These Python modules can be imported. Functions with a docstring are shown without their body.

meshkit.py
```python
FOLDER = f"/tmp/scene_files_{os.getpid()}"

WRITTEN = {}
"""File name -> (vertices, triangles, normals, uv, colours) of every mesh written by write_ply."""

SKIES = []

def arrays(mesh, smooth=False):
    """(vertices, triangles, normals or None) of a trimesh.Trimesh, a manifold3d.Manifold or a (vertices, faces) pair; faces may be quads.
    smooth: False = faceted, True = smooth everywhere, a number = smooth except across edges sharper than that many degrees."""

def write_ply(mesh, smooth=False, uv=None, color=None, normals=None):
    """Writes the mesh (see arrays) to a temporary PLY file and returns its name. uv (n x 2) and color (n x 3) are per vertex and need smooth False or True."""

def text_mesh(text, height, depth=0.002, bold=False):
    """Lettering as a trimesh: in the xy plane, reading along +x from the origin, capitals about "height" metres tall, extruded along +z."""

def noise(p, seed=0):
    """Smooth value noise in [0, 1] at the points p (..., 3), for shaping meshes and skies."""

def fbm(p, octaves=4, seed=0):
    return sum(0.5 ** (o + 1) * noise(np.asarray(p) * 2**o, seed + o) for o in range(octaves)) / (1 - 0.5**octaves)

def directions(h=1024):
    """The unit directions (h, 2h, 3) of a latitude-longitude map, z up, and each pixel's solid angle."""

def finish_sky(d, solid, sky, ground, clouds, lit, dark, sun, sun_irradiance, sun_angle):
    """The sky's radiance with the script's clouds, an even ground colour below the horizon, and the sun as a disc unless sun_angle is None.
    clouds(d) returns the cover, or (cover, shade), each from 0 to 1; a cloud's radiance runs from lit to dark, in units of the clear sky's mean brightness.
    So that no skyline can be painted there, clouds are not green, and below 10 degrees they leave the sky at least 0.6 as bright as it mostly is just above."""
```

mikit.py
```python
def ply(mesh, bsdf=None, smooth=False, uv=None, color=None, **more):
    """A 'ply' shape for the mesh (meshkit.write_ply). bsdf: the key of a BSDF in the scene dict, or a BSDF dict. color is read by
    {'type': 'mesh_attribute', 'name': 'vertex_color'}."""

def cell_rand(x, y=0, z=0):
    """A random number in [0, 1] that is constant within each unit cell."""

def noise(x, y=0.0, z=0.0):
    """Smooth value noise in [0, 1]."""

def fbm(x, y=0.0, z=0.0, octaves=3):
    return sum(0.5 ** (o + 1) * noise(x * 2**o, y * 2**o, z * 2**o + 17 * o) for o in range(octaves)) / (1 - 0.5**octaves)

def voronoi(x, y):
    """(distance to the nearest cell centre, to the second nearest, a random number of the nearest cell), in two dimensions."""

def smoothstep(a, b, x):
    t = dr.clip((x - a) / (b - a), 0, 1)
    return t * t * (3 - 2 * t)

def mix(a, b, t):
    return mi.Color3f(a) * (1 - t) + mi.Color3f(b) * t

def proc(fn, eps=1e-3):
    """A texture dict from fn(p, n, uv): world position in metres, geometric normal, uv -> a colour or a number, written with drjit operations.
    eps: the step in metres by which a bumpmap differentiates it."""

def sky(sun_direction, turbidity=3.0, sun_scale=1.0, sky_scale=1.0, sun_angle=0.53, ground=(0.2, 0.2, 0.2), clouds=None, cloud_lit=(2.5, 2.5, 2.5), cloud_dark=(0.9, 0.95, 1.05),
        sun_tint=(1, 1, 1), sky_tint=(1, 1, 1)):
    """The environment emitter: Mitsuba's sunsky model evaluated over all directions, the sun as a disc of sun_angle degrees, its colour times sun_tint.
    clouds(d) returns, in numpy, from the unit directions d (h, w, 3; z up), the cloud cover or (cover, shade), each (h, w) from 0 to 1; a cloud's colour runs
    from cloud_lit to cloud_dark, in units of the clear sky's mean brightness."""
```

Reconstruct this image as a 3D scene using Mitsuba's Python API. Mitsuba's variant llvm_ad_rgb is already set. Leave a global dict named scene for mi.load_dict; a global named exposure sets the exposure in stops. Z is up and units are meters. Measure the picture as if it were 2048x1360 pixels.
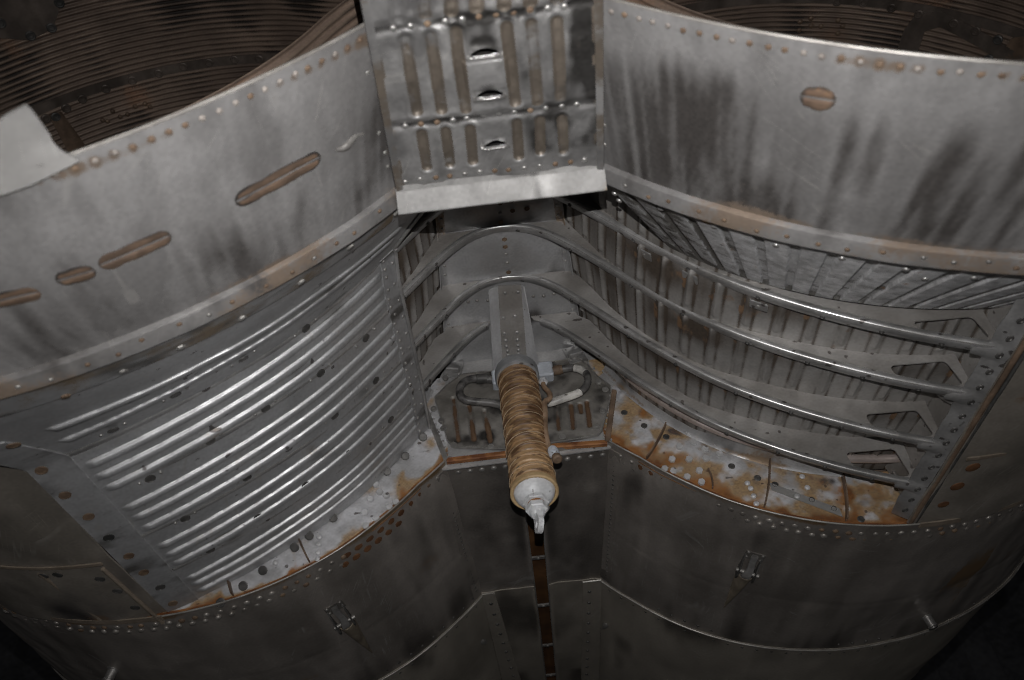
import math, random
import numpy as np, trimesh, shapely, drjit as dr, mitsuba as mi
import mikit, meshkit
from mikit import proc, fbm, noise, voronoi, smoothstep, mix
from shapely.geometry import Polygon, Point, LineString

rng = np.random.default_rng(7)
random.seed(7)
T = mi.ScalarTransform4f
scene, labels = {}, {}
exposure = 0.0

# ------------------------------------------------------------------ camera (aircraft axis = +y forward, x = 0 its plane of symmetry)
FOC, PITCH, ROLL, YAW = 1552.0, 41.79, -7.2, 0.603
EYE = np.array([-0.02, 0.0, 0.0])
_p, _r, _w = np.radians([PITCH, ROLL, YAW])
FWD = np.array([np.sin(_w) * np.cos(_p), np.cos(_w) * np.cos(_p), np.sin(_p)])
_X = np.array([np.cos(_w), -np.sin(_w), 0.0]); _U = np.cross(_X, FWD)
RIGHT = np.cos(_r) * _X + np.sin(_r) * _U
UP = -np.sin(_r) * _X + np.cos(_r) * _U
scene['camera'] = {'type': 'thinlens', 'fov': float(np.degrees(2 * np.arctan(1024 / FOC))), 'fov_axis': 'x', 'aperture_radius': 0.0035,
                   'focus_distance': 1.85, 'near_clip': 0.02, 'far_clip': 60.0,
                   'to_world': T().look_at(origin=EYE.tolist(), target=(EYE + FWD).tolist(), up=UP.tolist())}
# ------------------------------------------------------------------ light: the camera's flash just above the lens, and a dim dark hangar around
FLASH = EYE + UP * 0.089 - FWD * 0.01
scene['flash'] = {'type': 'spot', 'intensity': {'type': 'rgb', 'value': [6.1, 6.0, 5.95]}, 'cutoff_angle': 62.0, 'beam_width': 22.0,
                  'to_world': T().look_at(origin=FLASH.tolist(), target=(FLASH + FWD + 0.06 * UP).tolist(), up=UP.tolist())}
scene['hangar_air'] = {'type': 'constant', 'radiance': {'type': 'rgb', 'value': [0.011, 0.011, 0.0115]}}

# ------------------------------------------------------------------ helpers
def ray(px, py):
    return FWD + (px - 1024) / FOC * RIGHT - (py - 680) / FOC * UP

def at(px, py, y=None, x=None, z=None):
    d = ray(px, py)
    k = (y / d[1]) if y is not None else (z / d[2]) if z is not None else (x - EYE[0]) / d[0]
    return EYE + k * d

def hit(px, py, fn, k0=0.35, k1=6.0, last=False):
    """where the measured sight line meets a surface (fn = 0)"""
    d = ray(px, py); ks = np.linspace(k0, k1, 2500)
    v = fn(EYE + ks[:, None] * d)
    i = np.where(v[:-1] * v[1:] <= 0)[0]
    i = i[-1 if last else 0]
    k = ks[i] + (ks[i + 1] - ks[i]) * v[i] / (v[i] - v[i + 1])
    return EYE + k * d

def nrm(fn, p):
    e = 2e-3
    q = np.array([p + e * a for a in np.eye(3)] + [p - e * a for a in np.eye(3)]); v = fn(q)
    n = v[:3] - v[3:]; n = n / np.linalg.norm(n)
    return n if np.dot(n, EYE - p) > 0 else -n

def sm(a, b, x):
    t = np.clip((np.asarray(x, float) - a) / (b - a), 0, 1); return t * t * (3 - 2 * t)

def nz(p, s, seed=0, octaves=3):
    return meshkit.fbm(np.asarray(p, float) * s + seed * 7.13, octaves) if NZ2 else meshkit.fbm(np.asarray(p, float) * s + seed * 7.13)
try:
    meshkit.fbm(np.zeros((2, 3)), 3); NZ2 = True
except TypeError:
    NZ2 = False

def nc(v): return np.clip(.5 + (v - .5) * 2.6, 0, 1)

def grid(P, wrap=False):
    nu, nv = P.shape[:2]
    idx = np.arange(nu * nv).reshape(nu, nv)
    a, b, c, d = idx[:-1, :-1].ravel(), idx[1:, :-1].ravel(), idx[1:, 1:].ravel(), idx[:-1, 1:].ravel()
    return P.reshape(-1, 3), np.vstack([np.c_[a, b, c], np.c_[a, c, d]])

def gnorm(P):
    n = np.cross(np.gradient(P, axis=0), np.gradient(P, axis=1))
    n /= np.linalg.norm(n, axis=2, keepdims=True) + 1e-12
    if (n * (P - EYE)).sum() < 0: n = -n
    return n                                              # away from the viewer

def cat(parts):
    v, f, uv, o = [], [], [], 0
    for a in parts:
        v.append(a[0]); f.append(np.asarray(a[1]) + o); uv.append(a[2] if len(a) > 2 and a[2] is not None else np.zeros((len(a[0]), 2))); o += len(a[0])
    return np.vstack(v), np.vstack(f), np.vstack(uv)

def sheet(P, t, uv=None, keep=None, away=None):
    """a sheet of metal: front P, back t behind it, closed edges; uv = (rust, soot) per vertex; keep = mask of quads"""
    n = gnorm(P) if away is None else np.broadcast_to(np.asarray(away, float), P.shape)
    B = P + n * t
    uv = np.zeros(P.shape[:2] + (2,)) if uv is None else uv
    v, f = grid(P); vb, fb = grid(B)
    if keep is not None:
        k = np.tile(keep.ravel(), 2); f, fb = f[k], fb[k]
    out = [(v, f, uv.reshape(-1, 2)), (vb, fb[:, ::-1], uv.reshape(-1, 2))]
    for s in (np.s_[0, :], np.s_[-1, :], np.s_[:, 0], np.s_[:, -1]):
        S = np.stack([P[s], B[s]]); vv, ff = grid(S); out.append((vv, ff, np.tile(uv[s], (2, 1)) * np.array([1, 0.6])))
    return cat(out)

def tm(m):
    return np.array(m.vertices), np.array(m.faces)

def box(sx, sy, sz, c=(0, 0, 0), bevel=0.0):
    if bevel <= 0:
        m = trimesh.creation.box((sx, sy, sz))
    else:
        b = bevel; pts = []
        for ax in range(3):
            h = np.array([sx, sy, sz]) / 2 - b; h[ax] += b
            pts += [np.array(s) * h for s in np.ndindex(2, 2, 2) for s in [np.array(s) * 2 - 1]]
        m = trimesh.convex.convex_hull(np.array(pts))
    return np.array(m.vertices) + np.asarray(c), np.array(m.faces)

def basis(n, up=(0, 1, 0)):
    n = np.asarray(n, float) / np.linalg.norm(n); up = np.asarray(up, float)
    x = np.cross(up, n)
    if np.linalg.norm(x) < 1e-4: x = np.cross([1, 0, 0], n)
    x /= np.linalg.norm(x); return np.c_[x, np.cross(n, x), n]

def put(v, p, n=(0, 0, 1), up=(0, 1, 0), s=1.0):
    return (np.asarray(v) * s) @ basis(n, up).T + np.asarray(p)

def world(p, n, up=(0, 1, 0), s=1.0):
    M = np.eye(4); M[:3, :3] = basis(n, up) * np.asarray(s); M[:3, 3] = p
    return T(M.tolist())

def lathe(prof, seg=24, a0=0.0, a1=2 * np.pi):
    """prof (r, z) about z"""
    prof = np.asarray(prof, float); a = np.linspace(a0, a1, seg + 1)
    P = np.stack([np.outer(np.cos(a), prof[:, 0]), np.outer(np.sin(a), prof[:, 0]), np.tile(prof[:, 1], (seg + 1, 1))], -1)
    return grid(P)

def along(prof, p0, p1, seg=32):
    v, f = lathe(prof, seg); d = np.asarray(p1) - p0
    return put(v, p0, d / np.linalg.norm(d), (0.3, 1, 0.2)), f

def spline(pts, n):
    pts = np.asarray(pts, float)
    s = np.r_[0, np.cumsum(np.linalg.norm(np.diff(pts, axis=0), axis=1))]
    return CubicSpline(s, pts)(np.linspace(0, s[-1], n))

def tube(path, r, seg=10, smooth=60):
    P = spline(path, smooth) if smooth else np.asarray(path, float)
    t = np.gradient(P, axis=0); t /= np.linalg.norm(t, axis=1, keepdims=True)
    r = np.full(len(P), r) if np.isscalar(r) else np.interp(np.linspace(0, 1, len(P)), np.linspace(0, 1, len(r)), r)
    x = np.cross(t[0], [0.31, 0.2, 0.93]); rings = []
    for k in range(len(P)):
        x = x - t[k] * np.dot(x, t[k]); x /= np.linalg.norm(x); y = np.cross(t[k], x)
        a = np.linspace(0, 2 * np.pi, seg + 1)
        rings.append(P[k] + r[k] * (np.outer(np.cos(a), x) + np.outer(np.sin(a), y)))
    v, f = grid(np.array(rings)); c = len(v)
    v = np.vstack([v, P[0], P[-1]]); e = (len(P) - 1) * (seg + 1)
    f = np.vstack([f] + [[[c, i + 1, i], [c + 1, e + i, e + i + 1]] for i in range(seg)])
    return v, f

def strip(path, half, t, side):
    """flat strip along a path: half width vectors side (n x 3), thickness t away"""
    P = np.stack([path - side * half, path + side * half], 1)
    return sheet(P, t)

def prism(poly, t):
    m = trimesh.creation.extrude_polygon(poly, t); return tm(m)

NUM = {}
def key(name):
    if name not in scene and name not in NUM:
        NUM[name] = 0; return name
    NUM[name] = NUM.get(name, 0) + 1
    return f'{name}_{NUM[name]:03d}'

def thing(name, label, category, group=None, kind=None):
    k = key(name); scene_roots.add(k)
    labels[k] = {'label': label, 'category': category}
    if group: labels[k]['group'] = group
    if kind: labels[k]['kind'] = kind
    return k
scene_roots = set()

def part(parent, name, mesh, m, smooth=30, label=None, kind=None):
    k = key(parent + '__' + name)
    if len(mesh) > 2 and mesh[2] is not None:
        v = np.asarray(mesh[0]); uv = mesh[2] + .004 * np.c_[v[:, 0] + .31 * v[:, 2], v[:, 1] - .23 * v[:, 2]]     # never quite constant, so that the tangent frame exists
        scene[k] = mikit.ply((v, mesh[1]), m, smooth=True if smooth else False, uv=uv)
    else:
        scene[k] = mikit.ply((mesh[0], mesh[1]), m, smooth=smooth)
    if label or kind:
        labels[k] = {a: b for a, b in (('label', label), ('kind', kind)) if b}
    return k

STOCK = {}
def piece(parent, name, stock, mesh_fn, m, p, n, up=(0, 1, 0), s=1.0, label=None):
    if (stock, m) not in STOCK: STOCK[(stock, m)] = mikit.ply(mesh_fn(), m, smooth=35)
    k = key(parent + '__' + name)
    scene[k] = {**STOCK[(stock, m)], 'to_world': world(p, n, up, s)}
    if label: labels[k] = {'label': label}
    return k

def dome(): return lathe([(1, -.2), (1, .12), (.86, .34), (.55, .52), (0, .58)], 12)
def hexb():
    a = np.arange(7) * np.pi / 3
    P = [np.c_[np.cos(a) * r, np.sin(a) * r, np.full(7, z)] for r, z in ((1, -.2), (1, .55), (.86, .72), (.6, .74), (0, .74))]
    return grid(np.array(P).transpose(1, 0, 2))
def screw():                                              # countersunk turn fastener with a cross slot
    v, f = lathe([(1.12, -.05), (1.12, .1), (.98, .14), (.92, .06), (0, .06)], 20)
    o = [(v, f)]
    for a in (0.6, 0.6 + math.pi / 2):
        b = box(1.2, .16, .04, (0, 0, .08)); c, s_ = math.cos(a), math.sin(a)
        o.append((b[0] @ np.array([[c, s_, 0], [-s_, c, 0], [0, 0, 1]]), b[1]))
    return cat(o)[:2]
def ringw(): return lathe([(1, -.1), (1, .22), (.8, .34), (.6, .3), (.5, .1), (0, .05)], 18)
def cup(): return lathe([(1.0, -.05), (1.0, .05), (.8, .06), (.72, -.6), (0, -.65)], 14)

# ------------------------------------------------------------------ materials
def metal(name, c0, c1, soot=(.02, .018, .016), rust=((.20, .075, .02), (.34, .17, .06)), rough=.45, met=.5, sc=9.0, st=22.0, sty=1.6, masked=True, rvar=.2, spec=.5,
          streak=.5, speck=.0, blotch=0.0, blotch_c=(.3, .18, .06), grain=.10, scratch=0.0, soft=(.25, .85), nw=1.0, rsoft=(.32, .62), rn=1.3):
    c0, c1 = mi.Color3f(c0), mi.Color3f(c1)
    def colour(p, n, uv):
        a = fbm(p.x * sc, p.y * sc, p.z * sc, 4)
        b = fbm(p.x * st, p.y * sty + 3.0, p.z * st, 3)
        h = noise(p.x * 240, p.y * 240, p.z * 240)
        t = dr.clip(.5 + (a - .5) * 3.4 * (1 - streak) + (b - .5) * 3.4 * streak, 0, 1)
        col = mix(c0, c1, t) * (1 - grain + 2 * grain * h)
        if blotch > 0:
            q = fbm(p.x * 16 + 9, p.y * 16, p.z * 16 + 4, 4)
            q2 = noise(p.x * 90, p.y * 90, p.z * 90)
            k = (uv.x * 1.25 if masked else .0) + (q - .5) * 1.3 + (q2 - .5) * .16 + blotch - .36
            col = mix(col, mi.Color3f(blotch_c) * (.65 + .7 * h), smoothstep(.05, .50, k) * .85)
        if speck > 0:
            q = noise(p.x * 75, p.y * 75, p.z * 75) * .7 + .3 * a
            col = mix(col, mi.Color3f(.05, .04, .035), smoothstep(.80 - speck * .2, .86 - speck * .2, q) * .8)
        if scratch > 0:
            for k, (ux, uy, uz) in enumerate(((170., 9., 20.), (30., 16., 190.), (120., 60., 8.), (15., 70., 150.))):
                g = noise(p.x * ux + p.y * uy + p.z * uz, p.x * 1.1 + 3 * k, p.z * 1.3 + p.y)
                m = noise(p.x * 13 + 11 * k, p.y * 13, p.z * 13 + k) * .6 + .4 * noise(p.x * 40, p.y * 40 + k, p.z * 40)
                col = mix(col, mi.Color3f(.40, .385, .36), scratch * smoothstep(.03, .0, dr.abs(g - .5)) * smoothstep(.60, .74, m))
        if masked:
            s_ = smoothstep(soft[0], soft[1], uv.y + nw * ((b - .5) * 1.6 + (a - .5) * .75))
            col = mix(col, mi.Color3f(soot) * (.8 + .4 * h), s_)
            r_ = smoothstep(rsoft[0], rsoft[1], uv.x + (a - .5) * rn + (h - .5) * .2)
            col = mix(col, mix(rust[0], rust[1], dr.clip((a - .5) * 2.2 + .5 + (h - .5) * .4, 0, 1)), r_)
        return col
    def rgh(p, n, uv):
        b = fbm(p.x * 30 + 5, p.y * 6, p.z * 30, 3)
        v = rough + (b - .5) * 2 * rvar
        if masked: v = v + uv.x * .2 + uv.y * .12
        return dr.clip(v, .12, .95)
    scene[name] = {'type': 'twosided', 'bsdf': {'type': 'principled', 'base_color': proc(colour), 'roughness': proc(rgh), 'metallic': met, 'specular': spec}}
    return name

metal('titanium', (.16, .155, .152), (.325, .318, .314), soot=(.055, .050, .047), rust=((.10, .075, .057), (.19, .148, .115)), rough=.6, met=.32, st=26, sty=1.5, sc=6, streak=.5, spec=.3, scratch=.22, soft=(.0, 1.0), nw=.8)
metal('pale_tab', (.17, .166, .16), (.27, .264, .254), rough=.6, met=.15, streak=.35, sc=6, masked=False, grain=.04, scratch=.3, speck=.12)
metal('shield_metal', (.135, .132, .13), (.33, .324, .318), soot=(.04, .038, .036), rust=((.08, .068, .056), (.155, .13, .105)), rough=.42, met=.5, sc=18, st=26, sty=7, streak=.45, scratch=.4)
metal('beaded_metal', (.36, .362, .366), (.47, .473, .48), soot=(.12, .115, .108), rust=((.18, .13, .09), (.26, .20, .14)), rough=.49, met=.64, st=9, sty=30, sc=10, streak=.5, rvar=.12, speck=.05, scratch=.5)
metal('shell_metal', (.20, .19, .178), (.31, .30, .288), soot=(.07, .055, .043), rust=((.10, .06, .036), (.18, .11, .065)), rough=.5, met=.35, st=24, sty=2, streak=.5, soft=(.05, 1.0), nw=.6)
metal('galvanised', (.36, .36, .36), (.68, .68, .69), soot=(.10, .094, .086), rough=.5, met=.35, sc=40, st=60, sty=40, streak=.5, grain=.16, nw=.7)
metal('ceiling_metal', (.27, .27, .27), (.40, .40, .405), soot=(.055, .05, .047), rust=((.12, .075, .045), (.21, .15, .10)), rough=.42, met=.45, sc=7, st=14, sty=8, streak=.3, scratch=.3)
metal('frame_paint', (.24, .236, .23), (.42, .415, .41), rough=.36, met=.6, sc=14, st=20, sty=20, masked=False, speck=.38, streak=.3, scratch=.4)
metal('frame_web', (.18, .168, .155), (.29, .278, .265), rough=.55, met=.25, sc=9, masked=False, speck=.18, streak=.1, blotch=.02, blotch_c=(.11, .085, .065))
metal('ledge_paint', (.31, .308, .31), (.50, .50, .515), soot=(.05, .048, .05), rust=((.11, .040, .012), (.26, .11, .032)), rough=.55, met=.1, sc=22, speck=.30, blotch=.30, blotch_c=(.28, .17, .062), streak=.1, rsoft=(.38, .95), rn=.8)
metal('rust', (.13, .045, .016), (.30, .13, .045), rough=.75, met=.1, sc=40, masked=False, streak=.2)
metal('brown_metal', (.09, .06, .042), (.21, .145, .10), rough=.6, met=.25, sc=30, masked=False, streak=.4)
metal('skin_metal', (.215, .194, .174), (.41, .372, .338), soot=(.075, .067, .06), rust=((.13, .08, .04), (.24, .16, .09)), rough=.40, met=.58, sc=5, st=11, sty=2., streak=.6, rvar=.18, scratch=.6, soft=(.1, 1.0), nw=.8)
metal('fore_skin', (.235, .213, .18), (.36, .327, .28), soot=(.085, .076, .065), rust=((.16, .08, .03), (.25, .15, .08)), rough=.55, met=.4, sc=4, st=8, sty=2.5, streak=.4, scratch=.25)
metal('edge_metal', (.20, .187, .17), (.34, .325, .30), rough=.45, met=.5, masked=False, sc=25)
metal('liner_metal', (.10, .072, .056), (.26, .19, .145), soot=(.022, .017, .014), rust=((.15, .08, .05), (.26, .15, .095)), rough=.55, met=.3, sc=5, st=7, sty=7, streak=.4, rvar=.12)
metal('strap_metal', (.075, .06, .05), (.16, .13, .11), rough=.55, met=.35, sc=20, masked=False)
metal('bright_steel', (.30, .29, .28), (.46, .45, .435), rough=.40, met=.75, masked=False, sc=40)
metal('dull_steel', (.20, .19, .18), (.36, .35, .33), rough=.42, met=.6, masked=False, sc=40)
metal('dark_steel', (.05, .05, .048), (.12, .115, .11), rough=.5, met=.5, masked=False, sc=60)
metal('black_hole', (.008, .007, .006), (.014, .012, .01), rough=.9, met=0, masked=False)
metal('bolt_rust', (.085, .055, .036), (.16, .11, .072), rough=.75, met=.15, masked=False, sc=70)
metal('wrap_tape', (.25, .142, .066), (.47, .31, .165), soot=(.10, .052, .024), rough=.36, met=0, sc=22, st=40, sty=40, streak=.5, spec=.55, rvar=.12, scratch=.3, speck=.03)
metal('wrap_edge', (.30, .20, .10), (.46, .33, .18), rough=.5, met=0, masked=False, sc=30)
metal('cord', (.28, .20, .12), (.42, .33, .23), rough=.7, met=0, masked=False, sc=50)
metal('white_paint', (.42, .425, .43), (.64, .65, .66), rough=.5, met=0, sc=22, masked=False, speck=.30, scratch=.2, streak=.2)
metal('blue_grey_paint', (.34, .36, .39), (.47, .50, .54), rough=.5, met=.05, sc=25, masked=False, speck=.15)
metal('hose_rubber', (.035, .033, .032), (.12, .115, .11), rough=.5, met=0, sc=55, masked=False, speck=.1, streak=.2)
metal('hose_white', (.30, .29, .27), (.60, .58, .54), rough=.6, met=0, sc=60, masked=False, speck=.5)
metal('plate_metal', (.15, .14, .125), (.27, .255, .235), soot=(.03, .027, .024), rust=((.085, .045, .025), (.14, .085, .05)), rough=.5, met=.35, sc=20, streak=.2)
metal('slot_dark', (.05, .022, .008), (.14, .065, .022), rough=.65, met=.1, sc=14, masked=False)
metal('pink_flange', (.34, .28, .25), (.50, .43, .40), rough=.3, met=.5, masked=False, sc=14)

# ------------------------------------------------------------------ measured shapes
C, Z = 0.9, 1.65                                          # nacelle axes at x = +-C, z = Z
D = np.pi / 180
def cyl(s, th, r, y):                                     # th from the inboard side, 90 = bottom
    th, r, y = np.broadcast_arrays(np.asarray(th, float) * D, r, y)
    return np.stack([s * (C - r * np.cos(th)), y, Z - r * np.sin(th)], -1)
def polar(p):
    u, w = C - np.abs(p[..., 0]), Z - p[..., 2]
    return np.degrees(np.arctan2(w, u)), np.hypot(u, w)
def r_band(y): return 1.075 - .075 * (np.asarray(y) - .419) / .296
_ST, _SR = [20, 40, 47, 60, 80, 95, 110, 126, 150, 180], [.935, .921, .911, .904, .89, .887, .895, .912, .92, .92]
_RT, _RR = [20, 38, 44, 53, 60, 180], [.885, .875, .863, .863, .866, .866]
def r_skin(y, th):
    t = np.clip((np.asarray(y) - 1.689) / (2.377 - 1.689), 0, 1)
    return np.interp(th, _RT, _RR) * (1 - t) + np.interp(th, _ST, _SR) * t
def r_fore(y, th): return np.interp(th, _ST, _SR) + .005 - .012 * (np.asarray(y) - 2.377)
_HC = np.array([[0, 1.447], [.05, 1.438], [.1, 1.408], [.15, 1.358], [.2, 1.298], [.25, 1.236], [.3, 1.175], [.35, 1.119], [.4, 1.068], [.45, 1.024], [.5, .986], [.55, .952],
                [.6, .921], [.65, .893], [.7, .867], [.75, .844], [.8, .823], [.85, .806], [.95, .79], [1.1, .786]])
from scipy.interpolate import CubicSpline
_hs = CubicSpline(_HC[:, 0], _HC[:, 1], bc_type=((1, 0.0), (2, 0.0)))
def hz(x): return _hs(np.abs(x))
def pz(x, y):                                             # contour of the cover sheets: band circle aft, frame contour forward
    t = np.clip((np.asarray(y) - .745) / (1.08 - .745), 0, 1)
    return (Z - np.sqrt(np.maximum(0, 1. - (C - np.abs(x)) ** 2))) * (1 - t) + hz(x) * t
F_band = lambda p: polar(p)[1] - r_band(p[..., 1])
F_skin = lambda p: polar(p)[1] - r_skin(p[..., 1], polar(p)[0])
F_fore = lambda p: polar(p)[1] - r_fore(p[..., 1], polar(p)[0])
F_pan = lambda p: p[..., 2] - pz(p[..., 0], p[..., 1])
F_ceil = lambda p: p[..., 2] - 1.45
F_bulk = lambda p: p[..., 1] - 1.69
def shield_z(y): return .883 + (np.asarray(y) - .419) * .228
F_shield = lambda p: p[..., 2] - shield_z(p[..., 1])
RL = .97
def r_liner(th):                                          # round above, flattened below where the bay's inner shell passes under it
    t = np.abs((np.asarray(th) + 92 + 180) % 360 - 180)
    return RL - .29 * sm(62, 118, t)
F_liner = lambda p: polar(p)[1] - r_liner(polar(p)[0])
SIDE = {'left': -1, 'right': 1}

# dark hangar wall far ahead
y_ = 9.0; xx = np.linspace(-9, 9, 240); zz_ = np.array([-2., 8.])
P = np.stack([np.stack([xx, y_ + .06 * np.sign(np.sin(xx * 9)), 0 * xx + a], -1) for a in zz_], 1)
metal('hangar_paint', (.10, .10, .105), (.2, .2, .21), rough=.8, met=0, masked=False, sc=2)
v, f, uv = sheet(P, .01, away=(0, 1, 0)); scene['hangar_wall'] = mikit.ply((v, f), 'hangar_paint'); labels['hangar_wall'] = {'kind': 'structure', 'label': 'dark hangar wall far ahead behind the aircraft tail', 'category': 'wall'}

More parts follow.
